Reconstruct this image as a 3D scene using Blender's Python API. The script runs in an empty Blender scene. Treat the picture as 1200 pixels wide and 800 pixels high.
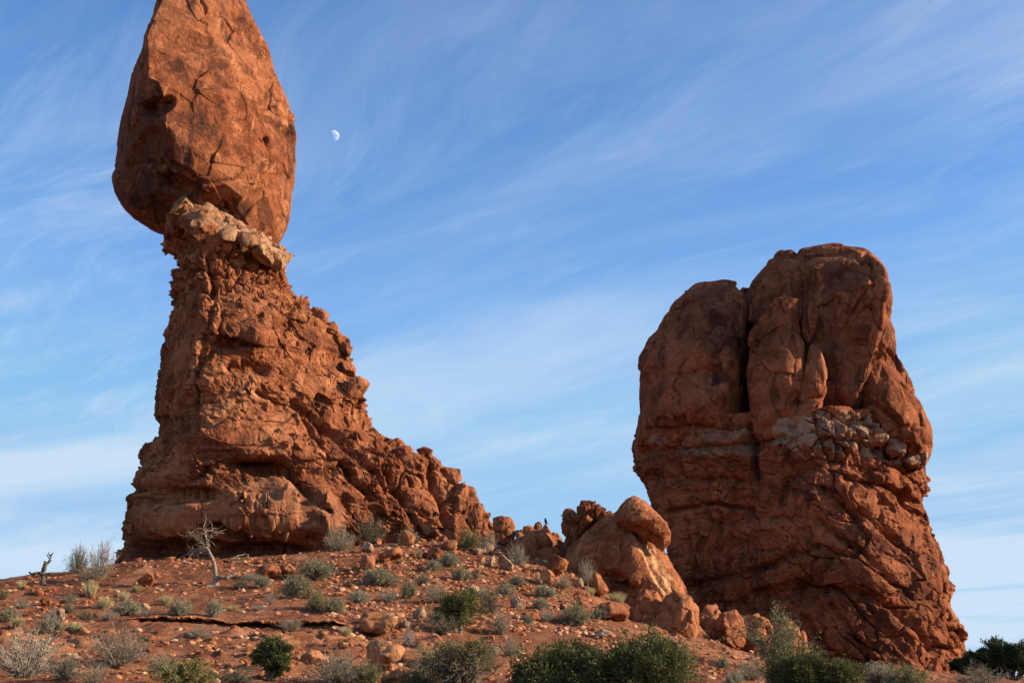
import bpy, bmesh, math, random
import numpy as np
from mathutils import Vector, Euler
from concurrent.futures import ThreadPoolExecutor

# ------------------------------------------------------------------ camera, sky, sun, exposure
SC = bpy.context.scene
COL = SC.collection
PITCH = math.radians(14.5); FPX = 1560.0; CAM = np.array([0.0, 0.0, 1.6])
cam = bpy.data.objects.new('camera', bpy.data.cameras.new('camera')); COL.objects.link(cam)
cam.location = CAM; cam.rotation_euler = (math.pi/2 + PITCH, 0, 0)
cam.data.sensor_width = 36; cam.data.lens = 36*FPX/1200
cam.data.clip_start = 0.1; cam.data.clip_end = 30000
SC.camera = cam
SUN_PHI = math.radians(86); SUN_EL = math.radians(20)       # to the right of the view, a little behind the camera
SUN_DIR = Vector((math.sin(SUN_PHI)*math.cos(SUN_EL), -math.cos(SUN_PHI)*math.cos(SUN_EL), math.sin(SUN_EL)))
sun = bpy.data.objects.new('sun', bpy.data.lights.new('sun', 'SUN')); COL.objects.link(sun)
sun.rotation_euler = (-SUN_DIR).to_track_quat('-Z', 'Y').to_euler()
sun.data.energy = 5.0; sun.data.angle = math.radians(0.55); sun.data.color = (1.0, 0.80, 0.58)
SC.view_settings.view_transform = 'Standard'; SC.view_settings.look = 'None'
SC.view_settings.exposure = 0.9; SC.view_settings.gamma = 1.0; SC.view_settings.use_curve_mapping = False
SC.render.engine = 'CYCLES'
SC.cycles.max_bounces = 5; SC.cycles.diffuse_bounces = 1; SC.cycles.transparent_max_bounces = 8

class NT:
    """small helper to write node trees"""
    def __init__(s, tree): s.t = tree; s.n = tree.nodes; s.l = tree.links
    def add(s, typ, **kw):
        n = s.n.new(typ)
        for k, v in kw.items():
            if k == 'ins':
                for i, x in v.items():
                    if isinstance(x, bpy.types.NodeSocket): s.l.new(x, n.inputs[i])
                    else: n.inputs[i].default_value = x
            else: setattr(n, k, v)
        return n
    def math(s, op, a, b=None, c=None, clamp=False):
        n = s.n.new('ShaderNodeMath'); n.operation = op; n.use_clamp = clamp
        for i, x in enumerate((a, b, c)):
            if x is None: continue
            if isinstance(x, bpy.types.NodeSocket): s.l.new(x, n.inputs[i])
            else: n.inputs[i].default_value = x
        return n.outputs[0]
    def rng(s, v, a, b, c=0.0, d=1.0, smooth=True):
        n = s.n.new('ShaderNodeMapRange'); n.interpolation_type = 'SMOOTHSTEP' if smooth else 'LINEAR'
        s.l.new(v, n.inputs[0])
        for i, x in zip((1, 2, 3, 4), (a, b, c, d)): n.inputs[i].default_value = x
        return n.outputs[0]
    def mix(s, f, a, b, mode='MIX'):
        n = s.n.new('ShaderNodeMix'); n.data_type = 'RGBA'; n.blend_type = mode
        for i, x in ((0, f), (6, a), (7, b)):
            if isinstance(x, bpy.types.NodeSocket): s.l.new(x, n.inputs[i])
            else: n.inputs[i].default_value = x if i == 0 else (*x, 1.0)
        return n.outputs[2]
    def noise(s, vec, scale, detail=4.0, rough=0.55, dist=0.0):
        n = s.n.new('ShaderNodeTexNoise'); s.l.new(vec, n.inputs['Vector'])
        n.inputs['Scale'].default_value = scale; n.inputs['Detail'].default_value = detail
        n.inputs['Roughness'].default_value = rough; n.inputs['Distortion'].default_value = dist
        return n.outputs[0]
    def mapping(s, vec, sc=(1, 1, 1), rot=(0, 0, 0), loc=(0, 0, 0)):
        n = s.n.new('ShaderNodeMapping'); s.l.new(vec, n.inputs[0])
        n.inputs[1].default_value = loc; n.inputs[2].default_value = rot; n.inputs[3].default_value = sc
        return n.outputs[0]

world = bpy.data.worlds.new('World'); SC.world = world; world.use_nodes = True
SKY_OFF = (4.0, 1.0, 2.3)
def build_sky():
    W = NT(world.node_tree); W.n.clear(); ST_ = 0.0505
    sky = W.add('ShaderNodeTexSky', sky_type='NISHITA', sun_disc=False, sun_elevation=SUN_EL,
                sun_rotation=math.pi - SUN_PHI, altitude=1500, air_density=1.0, dust_density=0.2, ozone_density=2.0)
    k = 1.8
    gain = W.mix(1.0, sky.outputs[0], (0.56*k, 0.92*k, 1.32*k), 'MULTIPLY')
    gain.node.clamp_result = False
    cap = W.add('ShaderNodeVectorMath', operation='MINIMUM', ins={0: gain, 1: (2.6, 4.8, 8.8)}).outputs[0]   # no glare round the hidden sun
    tc = W.add('ShaderNodeTexCoord')
    sep = W.add('ShaderNodeSeparateXYZ', ins={0: tc.outputs['Generated']})
    zz = W.math('MAXIMUM', sep.outputs[2], 0.0)
    den = W.math('ADD', zz, 0.08)
    cx = W.math('DIVIDE', sep.outputs[0], den); cy = W.math('DIVIDE', sep.outputs[1], den)
    vec = W.add('ShaderNodeCombineXYZ', ins={0: cx, 1: cy, 2: 0.0}).outputs[0]   # a flat cloud sheet high overhead
    warp = W.add('ShaderNodeTexNoise', ins={'Vector': vec, 'Scale': 0.55, 'Detail': 2.0})
    wv = W.add('ShaderNodeVectorMath', operation='MULTIPLY_ADD', ins={0: warp.outputs[1], 1: (0.9, 0.9, 0), 2: vec}).outputs[0]
    def along(v, ang, sa, sb, off):
        d = (math.sin(ang), math.cos(ang), 0); n = (math.cos(ang), -math.sin(ang), 0)
        a_ = W.add('ShaderNodeVectorMath', operation='DOT_PRODUCT', ins={0: v, 1: d}).outputs['Value']
        b_ = W.add('ShaderNodeVectorMath', operation='DOT_PRODUCT', ins={0: v, 1: n}).outputs['Value']
        return W.add('ShaderNodeCombineXYZ', ins={0: W.math('MULTIPLY_ADD', a_, sa, off), 1: W.math('MULTIPLY', b_, sb), 2: 0.3}).outputs[0]
    n1 = W.noise(along(wv, math.radians(-48), 0.40, 1.0, 2.2+SKY_OFF[2]), 0.9, 6, 0.55, 0.2)
    n2 = W.noise(along(wv, math.radians(-55), 0.9, 3.4, 5.1), 1.2, 8, 0.64, 0.3)
    n3 = W.noise(along(wv, math.radians(-35), 1.6, 7.5, 1.3), 1.3, 8, 0.68, 0.5)
    big = W.noise(W.mapping(vec, (1, 1, 1), (0, 0, 0), SKY_OFF), 0.36, 3, 0.5, 0.0)
    a = W.rng(n1, 0.36, 0.66); b = W.rng(n2, 0.36, 0.80); c = W.rng(n3, 0.46, 0.74); g = W.rng(big, 0.33, 0.66)
    m = W.math('ADD', W.math('MULTIPLY', a, 0.88), W.math('ADD', W.math('MULTIPLY', b, 0.34), W.math('MULTIPLY', c, 0.24)))
    m = W.math('MULTIPLY', m, W.math('MULTIPLY_ADD', g, 0.95, 0.50))
    hz = W.math('POWER', W.math('SUBTRACT', 1.0, zz, clamp=True), 3.8)            # veil thickens toward the horizon
    m = W.math('MINIMUM', W.math('MULTIPLY', m, W.math('MULTIPLY_ADD', hz, 0.35, 0.72)), 0.8)
    base = W.add('ShaderNodeMix', data_type='RGBA', ins={0: W.math('MULTIPLY', hz, 0.80), 6: cap, 7: (4.8, 7.7, 9.9, 1.0)})
    veil = W.add('ShaderNodeMix', data_type='RGBA', ins={0: m, 6: base.outputs[2], 7: (6.9, 8.4, 10.0, 1.0)})
    bg = W.add('ShaderNodeBackground', ins={0: veil.outputs[2], 1: ST_})
    W.add('ShaderNodeOutputWorld', ins={0: bg.outputs[0]})
build_sky()

# ------------------------------------------------------------------ projection helpers
CT, ST = math.cos(PITCH), math.sin(PITCH)
def at(px, py, Y):
    """world point at depth Y along the ray of photo pixel (px, py)"""
    a = (np.asarray(px, float) - 600)/FPX; b = (400 - np.asarray(py, float))/FPX
    t = Y/(CT - b*ST)
    return np.stack(np.broadcast_arrays(a*t, np.asarray(Y, float)*np.ones_like(t), CAM[2] + t*(ST + b*CT)), -1)
def proj(P):
    d = P[..., 1]*CT + (P[..., 2]-CAM[2])*ST
    u = -P[..., 1]*ST + (P[..., 2]-CAM[2])*CT
    return 600 + FPX*P[..., 0]/d, 400 - FPX*u/d

# ------------------------------------------------------------------ noise library (vectorised)
POOL = ThreadPoolExecutor(4)
U = np.uint32
def chunks(f, P, n=48000):
    if len(P) <= n: return f(P)
    parts = list(POOL.map(f, [P[i:i+n] for i in range(0, len(P), n)]))
    if isinstance(parts[0], tuple): return tuple(np.concatenate(x) for x in zip(*parts))
    return np.concatenate(parts)
def hsh(x, y, z, seed):
    with np.errstate(over='ignore'):
        h = (x*U(0x8da6b343)) ^ (y*U(0xd8163841)) ^ (z*U(0xcb1ab31f)) ^ U((seed*2654435761) & 0xffffffff)
        h = h ^ (h >> U(16)); h = h*U(0x7feb352d); h = h ^ (h >> U(15)); h = h*U(0x846ca68b); h = h ^ (h >> U(16))
    return h
def _perlin(P, seed):
    P = P.astype(np.float32); I = np.floor(P); f = P - I; I = I.astype(np.int32).view(U)
    w = f*f*f*(f*(f*6-15)+10); out = 0
    with np.errstate(over='ignore'):
        for dx in (0, 1):
            wx = w[:, 0] if dx else 1-w[:, 0]
            for dy in (0, 1):
                wy = w[:, 1] if dy else 1-w[:, 1]
                for dz in (0, 1):
                    wz = w[:, 2] if dz else 1-w[:, 2]
                    h = hsh(I[:, 0]+U(dx), I[:, 1]+U(dy), I[:, 2]+U(dz), seed)
                    g = ((h & U(1023)).astype(np.float32)/511.5-1)*(f[:, 0]-dx) + (((h >> U(10)) & U(1023)).astype(np.float32)/511.5-1)*(f[:, 1]-dy) \
                        + ((h >> U(20)).astype(np.float32)/2047.5-1)*(f[:, 2]-dz)
                    out = out + g*wx*wy*wz
    return out*1.4
def perlin(P, seed=0): return chunks(lambda q: _perlin(q, seed), P)
def fbm(P, size, octs=4, seed=0, gain=0.5):
    def f(q):
        o = 0; a = 1.0; q = q/size
        for k in range(octs):
            o = o + a*_perlin(q, seed+k*17); q = q*2.03+5.3; a *= gain
        return o
    return chunks(f, P)
def ridged(P, size, octs=4, seed=0, gain=0.5):
    def f(q):
        o = 0; a = 1.0; q = q/size
        for k in range(octs):
            o = o + a*(1-2*np.abs(_perlin(q, seed+k*17))); q = q*2.07+3.1; a *= gain
        return o
    return chunks(f, P)
def _vor(P, seed):
    P = P.astype(np.float32); I = np.floor(P); f = P - I; I = I.astype(np.int32).view(U)
    n = len(P); f1 = np.full(n, 9, np.float32); f2 = f1.copy(); hb = np.zeros(n, U); vb = np.zeros((n, 3), np.float32)
    with np.errstate(over='ignore'):
        for dx in (-1, 0, 1):
            for dy in (-1, 0, 1):
                for dz in (-1, 0, 1):
                    h = hsh(I[:, 0]+np.int32(dx).astype(U), I[:, 1]+np.int32(dy).astype(U), I[:, 2]+np.int32(dz).astype(U), seed)
                    vx = dx + 0.14+0.72*(h & U(1023)).astype(np.float32)/1023 - f[:, 0]
                    vy = dy + 0.14+0.72*((h >> U(10)) & U(1023)).astype(np.float32)/1023 - f[:, 1]
                    vz = dz + 0.14+0.72*(h >> U(20)).astype(np.float32)/4095 - f[:, 2]
                    d = np.sqrt(np.sqrt(vx**4+vy**4+vz**4))
                    c = d < f1
                    f2 = np.where(c, f1, np.minimum(f2, d)); f1 = np.where(c, d, f1); hb = np.where(c, h, hb)
                    vb[:, 0] = np.where(c, vx, vb[:, 0]); vb[:, 1] = np.where(c, vy, vb[:, 1]); vb[:, 2] = np.where(c, vz, vb[:, 2])
    return f1, f2, hb, vb
def sstep(a, b, x):
    t = np.clip((x-a)/(b-a), 0, 1); return t*t*(3-2*t)
def rotY(a):
    c, s = math.cos(a), math.sin(a); return np.array([[c, 0, s], [0, 1, 0], [-s, 0, c]])
def blocks(P, size, seed, dip=0.0, warp=0.35, wsize=None, off=0.3, tilt=0.5, crack=0.3, cw=0.07, rnd=0.2, edge=0.4):
    """jointed blocks: each its own offset and tilt, rounded edges, open cracks between"""
    size = np.array(size, float); R = rotY(dip); ws = wsize or size.mean()*1.1
    def f(q):
        w = np.stack([_perlin(q/ws+i*31.7, seed+90+i) + 0.22*_perlin(q/ws*2.3+i*11.7, seed+95+i) for i in range(3)], -1)*warp*size.mean()
        s = ((q+w)@R.T)/size
        f1, f2, h, v = _vor(s, seed); e = f2-f1
        with np.errstate(over='ignore'): h2 = hsh(h, h >> U(7), h*U(3), seed+5)
        r1 = (h2 & U(1023)).astype(np.float32)/1023-0.5
        t = np.stack([((h2 >> U(10)) & U(255)).astype(np.float32)/127.5-1, ((h2 >> U(17)) & U(255)).astype(np.float32)/127.5-1, ((h2 >> U(24)) & U(255)).astype(np.float32)/127.5-1], -1)
        return off*r1 + tilt*(v*t).sum(1) - crack*np.exp(-(e/cw)**2) - rnd*(1-sstep(0, edge, e))
    return chunks(f, P)
def strata(P, th, seed, dip=0.0, amp=0.3, pillow=0.15, warp=0.5, wsize=6.0):
    def f(q):
        s = (q[:, 2]+q[:, 0]*math.tan(dip))/th + warp*_perlin(q/wsize, seed) + 0.35*warp*_perlin(q/(wsize*0.3), seed+3)
        i = np.floor(s); fr = s-i; i = i.astype(np.int32).view(U)
        r = (hsh(i, i, i, seed+9) & U(1023)).astype(np.float32)/1023-0.5
        r2 = (hsh(i+U(1), i+U(1), i+U(1), seed+9) & U(1023)).astype(np.float32)/1023-0.5
        b = sstep(0.86, 1.0, fr)
        return amp*(r*(1-b)+r2*b) - pillow*(np.abs(2*fr-1)**5)
    return chunks(f, P)
def terrace(n, k, sharp=0.16):
    s = n*k; i = np.floor(s); f = s-i
    return (i + sstep(0.5-sharp, 0.5+sharp, f))/k

# ------------------------------------------------------------------ mesh helpers
def mesh_obj(name, V, F, mat, parent=None, smooth=True, attrs=None, loc=None, link=True):
    """V (n,3); F (m,3), (m,4) array or a list of such arrays"""
    me = bpy.data.meshes.new(name)
    if not isinstance(F, list): F = [F]
    V = np.asarray(V, np.float32)
    if loc is not None: V = V - np.asarray(loc, np.float32)
    li = np.concatenate([f.ravel() for f in F]).astype(np.int32)
    tot = np.concatenate([np.full(len(f), f.shape[1], np.int32) for f in F])
    st = np.concatenate([[0], np.cumsum(tot)[:-1]]).astype(np.int32)
    me.vertices.add(len(V)); me.vertices.foreach_set('co', V.ravel())
    me.loops.add(len(li)); me.loops.foreach_set('vertex_index', li)
    me.polygons.add(len(tot)); me.polygons.foreach_set('loop_start', st); me.polygons.foreach_set('loop_total', tot)
    me.polygons.foreach_set('use_smooth', np.full(len(tot), smooth, bool))
    for k, a in (attrs or {}).items():
        at_ = me.attributes.new(k, 'FLOAT', 'POINT'); at_.data.foreach_set('value', np.asarray(a, np.float32).ravel())
    me.update(calc_edges=True); me.validate()
    me.materials.append(mat)
    o = bpy.data.objects.new(name, me)
    if link: COL.objects.link(o)
    if parent is not None: o.parent = parent
    if loc is not None and parent is None: o.location = loc
    return o
def empty(name, loc, label, cat, group=None):
    o = bpy.data.objects.new(name, None); COL.objects.link(o); o.location = loc; o.empty_display_size = 0.3
    return tag(o, label, cat, group)
def tag(o, label=None, cat=None, group=None, kind=None):
    for k, v in (('label', label), ('category', cat), ('group', group), ('kind', kind)):
        if v: o[k] = v
    return o

# ------------------------------------------------------------------ materials
def principled(name):
    m = bpy.data.materials.new(name); m.use_nodes = True; T = NT(m.node_tree)
    b = next(n for n in T.n if n.type == 'BSDF_PRINCIPLED')
    b.inputs['Roughness'].default_value = 0.95; b.inputs['Specular IOR Level'].default_value = 0.06
    return m, T, b
def rock_mat(name, dark, mid, light, pale=(0.43, 0.25, 0.15), varnish_shade=(0.085, 0.040, 0.030), vamt=0.6, strata_amt=0.35, scale=1.0, bump=1.0):
    dark, mid, light = (tuple(k_*v*t_ for v, t_ in zip(c_, (1.0, .95, .90))) for k_, c_ in ((0.72, dark), (0.86, mid), (0.95, light)))
    pale, varnish_shade = tuple(0.9*v for v in pale), tuple(0.75*v for v in varnish_shade)
    m, T, b = principled(name)
    geo = T.add('ShaderNodeNewGeometry'); p = geo.outputs['Position']
    n_big = T.noise(p, 0.16*scale, 5, 0.6, 0.6)
    n_mid = T.noise(p, 0.9*scale, 6, 0.62, 0.4)
    n_fin = T.noise(p, 6.0*scale, 6, 0.65, 0.2)
    n_sm = T.noise(p, 3.2*scale, 7, 0.7, 0.6)
    c = T.mix(T.rng(n_mid, 0.38, 0.62), dark, mid)
    c = T.mix(T.math('MULTIPLY', T.rng(n_sm, 0.52, 0.64), 0.5), c, light)
    c = T.mix(T.math('MULTIPLY', T.rng(n_sm, 0.46, 0.36), 0.5), c, dark)
    c = T.mix(T.math('MULTIPLY', T.rng(n_big, 0.42, 0.66), 0.75), c, light)
    # light flaked patches with crisp edges
    fl = T.noise(T.mapping(p, (1, 1, 0.7)), 0.60*scale, 9, 0.70, 1.0)
    c = T.mix(T.math('MULTIPLY', T.rng(fl, 0.535, 0.575), 0.70), c, light)
    fd = T.noise(T.mapping(p, (1, 1, 0.6), (0, 0, 0), (7.3, 2.1, 4.4)), 0.75*scale, 9, 0.70, 0.8)
    c = T.mix(T.math('MULTIPLY', T.rng(fd, 0.545, 0.60), 0.75), c, tuple(0.72*x for x in dark))
    # bedding colour
    bz = T.noise(T.mapping(p, (0.06, 0.06, 1.5*scale)), 1.0, 5, 0.6, 0.3)
    c = T.mix(T.math('MULTIPLY', T.rng(bz, 0.52, 0.70), strata_amt), c, tuple(0.62*x for x in mid))
    c = T.mix(T.math('MULTIPLY', T.rng(bz, 0.36, 0.44, 1.0, 0.0), strata_amt*0.8), c, light)
    # desert varnish: dark streaks and blotches
    vs = T.noise(T.mapping(p, (1.0, 1.0, 0.22)), 0.8*scale, 6, 0.62, 0.5)
    vb = T.noise(p, 0.35*scale, 7, 0.66, 0.8)
    vm = T.math('MULTIPLY', T.rng(vs, 0.47, 0.62), T.rng(vb, 0.45, 0.58))
    va = T.add('ShaderNodeAttribute', attribute_name='varnish_shade').outputs['Fac']
    vm = T.math('MULTIPLY', T.math('ADD', T.math('MULTIPLY', vm, vamt), T.math('MULTIPLY', va, T.rng(n_mid, 0.30, 0.60))), 0.9, clamp=True)
    c = T.mix(vm, c, varnish_shade)
    pa = T.add('ShaderNodeAttribute', attribute_name='pale').outputs['Fac']
    pm = T.math('MULTIPLY', pa, T.rng(T.noise(p, 1.5*scale, 7, 0.68, 0.5), 0.36, 0.56), clamp=True)
    c = T.mix(pm, c, pale)
    # grain
    c = T.mix(1.0, c, T.add('ShaderNodeValToRGB').outputs[0], 'MULTIPLY') if False else T.mix(T.math('MULTIPLY', T.rng(n_fin, 0.40, 0.30), 0.35), c, dark)
    T.l.new(c, b.inputs['Base Color'])
    h1 = T.noise(p, 1.6, 9, 0.66, 0.4); h2 = T.noise(p, 13.0, 5, 0.68, 0.0)
    vo = T.add('ShaderNodeTexVoronoi', feature='DISTANCE_TO_EDGE', ins={'Vector': T.add('ShaderNodeVectorMath', operation='ADD', ins={0: T.mapping(p, (1, 1, 1.6)), 1: T.add('ShaderNodeTexNoise', ins={'Vector': p, 'Scale': 1.6, 'Detail': 3.0}).outputs[1]}).outputs[0], 'Scale': 0.9})
    ck = T.rng(vo.outputs[0], 0.0, 0.03)
    h = T.math('ADD', T.math('MULTIPLY', h1, 0.24*bump), T.math('ADD', T.math('MULTIPLY', h2, 0.06*bump), T.math('MULTIPLY', ck, 0.010*bump)))
    h = T.math('ADD', h, T.math('SUBTRACT', T.math('MULTIPLY', T.rng(fl, 0.53, 0.56), -0.045*bump), T.math('MULTIPLY', T.rng(fd, 0.555, 0.58), 0.04*bump)))
    bp = T.add('ShaderNodeBump', ins={'Strength': 0.8, 'Distance': 1.0, 'Height': h})
    T.l.new(bp.outputs[0], b.inputs['Normal'])
    return m
M_ENT = rock_mat('massive_sandstone', (0.205, 0.068, 0.033), (0.31, 0.110, 0.050), (0.43, 0.180, 0.090), vamt=0.95, strata_amt=0.0)
M_PED = rock_mat('jointed_sandstone', (0.215, 0.070, 0.034), (0.31, 0.108, 0.050), (0.45, 0.195, 0.098), vamt=0.55, strata_amt=0.4)
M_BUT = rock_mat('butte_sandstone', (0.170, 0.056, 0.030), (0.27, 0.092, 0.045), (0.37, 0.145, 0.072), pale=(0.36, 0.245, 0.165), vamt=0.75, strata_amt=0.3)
M_BLD = rock_mat('boulder_sandstone', (0.25, 0.086, 0.042), (0.35, 0.130, 0.060), (0.45, 0.195, 0.098), pale=(0.56, 0.31, 0.155), vamt=0.3, strata_amt=0.15, scale=1.5)  # pale tone paints the leaning slab's sunlit stripe
M_TAN = rock_mat('buff_sandstone', (0.30, 0.150, 0.080), (0.40, 0.215, 0.120), (0.48, 0.30, 0.185), vamt=0.25, strata_amt=0.2, scale=2)
M_ORG = rock_mat('tan_orange_sandstone', (0.36, 0.150, 0.068), (0.47, 0.215, 0.100), (0.56, 0.300, 0.160), vamt=0.15, strata_amt=0.15, scale=2)
M_PAL = rock_mat('pale_sandstone', (0.31, 0.185, 0.115), (0.41, 0.27, 0.18), (0.52, 0.38, 0.27), vamt=0.05, strata_amt=0.1, scale=3)
M_LED = rock_mat('ledge_sandstone', (0.33, 0.120, 0.055), (0.44, 0.180, 0.082), (0.52, 0.240, 0.120), vamt=0.25, strata_amt=0.4, scale=1.6)

def soil_mat():
    m, T, b = principled('red_desert_soil')
    p = T.add('ShaderNodeNewGeometry').outputs['Position']
    n1 = T.noise(p, 0.25, 6, 0.6, 0.4); n2 = T.noise(p, 1.7, 7, 0.65, 0.3); n3 = T.noise(p, 11.0, 6, 0.7, 0.0)
    c = T.mix(T.rng(n1, 0.38, 0.64), (0.155, 0.056, 0.029), (0.250, 0.098, 0.050))
    c = T.mix(T.math('MULTIPLY', T.rng(n2, 0.48, 0.68), 0.7), c, (0.145, 0.051, 0.028))
    c = T.mix(T.math('MULTIPLY', T.rng(n3, 0.52, 0.66), 0.6), c, (0.34, 0.165, 0.092))
    c = T.mix(T.math('MULTIPLY', T.rng(T.noise(T.mapping(p, (1, .6, 1)), 0.5, 7, 0.66, 0.6), 0.52, 0.64), 0.6), c, (0.35, 0.175, 0.098))
    ba = T.add('ShaderNodeAttribute', attribute_name='bedrock').outputs['Fac']
    bed = T.mix(T.rng(T.noise(T.mapping(p, (0.35, 0.35, 5.0)), 1.2, 6, 0.62, 0.4), 0.36, 0.64), (0.235, 0.095, 0.047), (0.38, 0.180, 0.096))
    c = T.mix(T.math('MULTIPLY', ba, T.rng(n2, 0.30, 0.52)), c, bed)
    vo = T.add('ShaderNodeTexVoronoi', ins={'Vector': p, 'Scale': 9.0})
    st = T.rng(vo.outputs['Distance'], 0.28, 0.20)
    sc = T.add('ShaderNodeSeparateColor', ins={0: vo.outputs['Color']})
    st = T.math('MULTIPLY', st, T.rng(sc.outputs[0], 0.62, 0.66))
    c = T.mix(st, c, T.mix(sc.outputs[1], (0.30, 0.105, 0.050), (0.55, 0.33, 0.20)))
    T.l.new(c, b.inputs['Base Color'])
    h = T.math('ADD', T.math('MULTIPLY', n2, 0.30), T.math('ADD', T.math('MULTIPLY', n3, 0.10), T.math('MULTIPLY', st, 0.035)))
    T.l.new(T.add('ShaderNodeBump', ins={'Strength': 0.9, 'Distance': 1.0, 'Height': h}).outputs[0], b.inputs['Normal'])
    return m
M_SOIL = soil_mat()
def plain_mat(name, a, bcol, scale=3.0, rough=0.9, trans=0.0, rand=0.0):
    m, T, b = principled(name)
    p = T.add('ShaderNodeNewGeometry').outputs['Position']
    f = T.rng(T.noise(p, scale, 4, 0.6, 0.2), 0.35, 0.65)
    c = T.mix(f, a, bcol)
    if rand:
        r = T.add('ShaderNodeObjectInfo').outputs['Random']
        c = T.add('ShaderNodeHueSaturation', ins={0: 0.5, 1: T.math('MULTIPLY_ADD', r, rand, 1-rand/2), 2: T.math('MULTIPLY_ADD', r, -rand, 1+rand/2), 4: c}).outputs[0]
    T.l.new(c, b.inputs['Base Color']); b.inputs['Roughness'].default_value = rough
    if trans:
        tr = T.add('ShaderNodeBsdfTranslucent', ins={0: c})
        mx = T.add('ShaderNodeMixShader', ins={0: trans, 1: b.outputs[0], 2: tr.outputs[0]})
        out = next(n for n in T.n if n.type == 'OUTPUT_MATERIAL'); T.l.new(mx.outputs[0], out.inputs[0])
    return m
M_JUN = plain_mat('juniper_foliage', (0.070, 0.078, 0.028), (0.145, 0.146, 0.056), 2.5, 0.7, 0.2)
M_JUND = plain_mat('dark_juniper_foliage', (0.026, 0.038, 0.018), (0.060, 0.075, 0.030), 2.5, 0.7, 0.2)
M_SAGE = plain_mat('sage_leaves', (0.19, 0.175, 0.105), (0.32, 0.295, 0.190), 4, 0.9, 0.2, 0.35)
M_OLIVE = plain_mat('olive_leaves', (0.12, 0.125, 0.040), (0.24, 0.225, 0.085), 4, 0.9, 0.25, 0.3)
M_GRASS = plain_mat('dry_grass', (0.34, 0.27, 0.12), (0.52, 0.44, 0.22), 5, 0.9, 0.3, 0.3)
M_TWIG = plain_mat('grey_twigs', (0.19, 0.155, 0.120), (0.34, 0.285, 0.225), 6, 0.95, 0.0, 0.35)
M_DTWIG = plain_mat('dark_twigs', (0.055, 0.045, 0.035), (0.11, 0.085, 0.065), 6, 0.95)
M_BARK = plain_mat('juniper_bark', (0.11, 0.085, 0.065), (0.20, 0.16, 0.12), 9, 0.95)
M_DEAD = plain_mat('bleached_dead_wood', (0.17, 0.130, 0.098), (0.31, 0.245, 0.185), 7, 0.9)
M_SNAG = plain_mat('charred_dead_wood', (0.05, 0.042, 0.036), (0.14, 0.115, 0.090), 6, 0.9)

# ------------------------------------------------------------------ ground
def tps_fit(pts):
    X = pts[:, :2]; n = len(X)
    d = np.linalg.norm(X[:, None]-X[None], axis=-1); K = np.where(d > 0, d*d*np.log(d+1e-9), 0) + np.eye(n)*6.0
    A = np.zeros((n+3, n+3)); A[:n, :n] = K; A[:n, n] = 1; A[:n, n+1:] = X; A[n, :n] = 1; A[n+1:, :n] = X.T
    return np.linalg.solve(A, np.concatenate([pts[:, 2], np.zeros(3)]))
CTRL = [(0, 800, 33), (200, 800, 33), (400, 800, 34), (600, 800, 36), (800, 800, 42), (1000, 800, 52), (1200, 800, 62),
        (0, 735, 48), (150, 733, 49), (300, 732, 50), (440, 738, 50), (560, 742, 51), (700, 746, 56),
        (0, 712, 61), (60, 690, 65), (105, 671, 72), (140, 660, 80), (220, 656, 81), (300, 652, 82), (400, 645, 82), (480, 636, 83), (560, 636, 84),
        (610, 645, 86), (655, 652, 86), (480, 700, 64), (300, 690, 66), (600, 700, 66), (690, 696, 73), (760, 738, 73), (820, 745, 75),
        (830, 752, 78), (900, 772, 82), (1000, 786, 86), (1120, 795, 90), (1200, 798, 96), (1160, 797, 78)]
W_CTRL = [(0, 0, 0.0), (-15, 10, 0.1), (15, 10, 0.1), (-30, 20, 0.6), (30, 20, 0.5), (0, 22, 0.9), (-45, 60, 3.2), (-45, 95, 4.0), (-28, 95, 7.0), (-25, 120, 4.0),
          (0, 105, 8.0), (5, 125, 5.0), (30, 125, 3.0), (60, 100, 1.5), (60, 50, 1.2), (-60, 30, 0.5), (80, 120, 1.5), (-60, 130, 1.5)]
CP = np.concatenate([at(*np.array([c[:2] for c in CTRL], float).T, np.array([c[2] for c in CTRL], float)), np.array(W_CTRL, float)])
TPSW = tps_fit(CP)
def ground_base(x, y):
    def f(q):
        d2 = ((q[:, None, :2]-CP[None, :, :2])**2).sum(-1)+1e-9
        return (0.5*d2*np.log(d2))@TPSW[:len(CP)] + TPSW[len(CP)] + q[:, 0]*TPSW[-2] + q[:, 1]*TPSW[-1]
    q = np.stack([x, y], -1)
    z = chunks(f, q, 20000)
    r = np.hypot(x, y-65); k = sstep(75, 170, r)
    return z*(1-k) + 0.8*k
def ledge_y(x):
    """front edge of the thin bedrock ledge that crosses the slope"""
    q = np.stack([x, 0*x, 0*x], -1)
    return 49.6 + 0.12*_perlin(q/6.0, 71) + 0.22*_perlin(q/1.4, 72) + 0.03*(x+12)
def ledge_w(x):
    return sstep(-18.5, -14.5, x)*(1-sstep(-6.0, -4.4, x))*np.clip(.65+.9*_perlin(np.stack([x, 0*x, 0*x], -1)/2.3, 74)*2.2, 0, 1)
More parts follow.
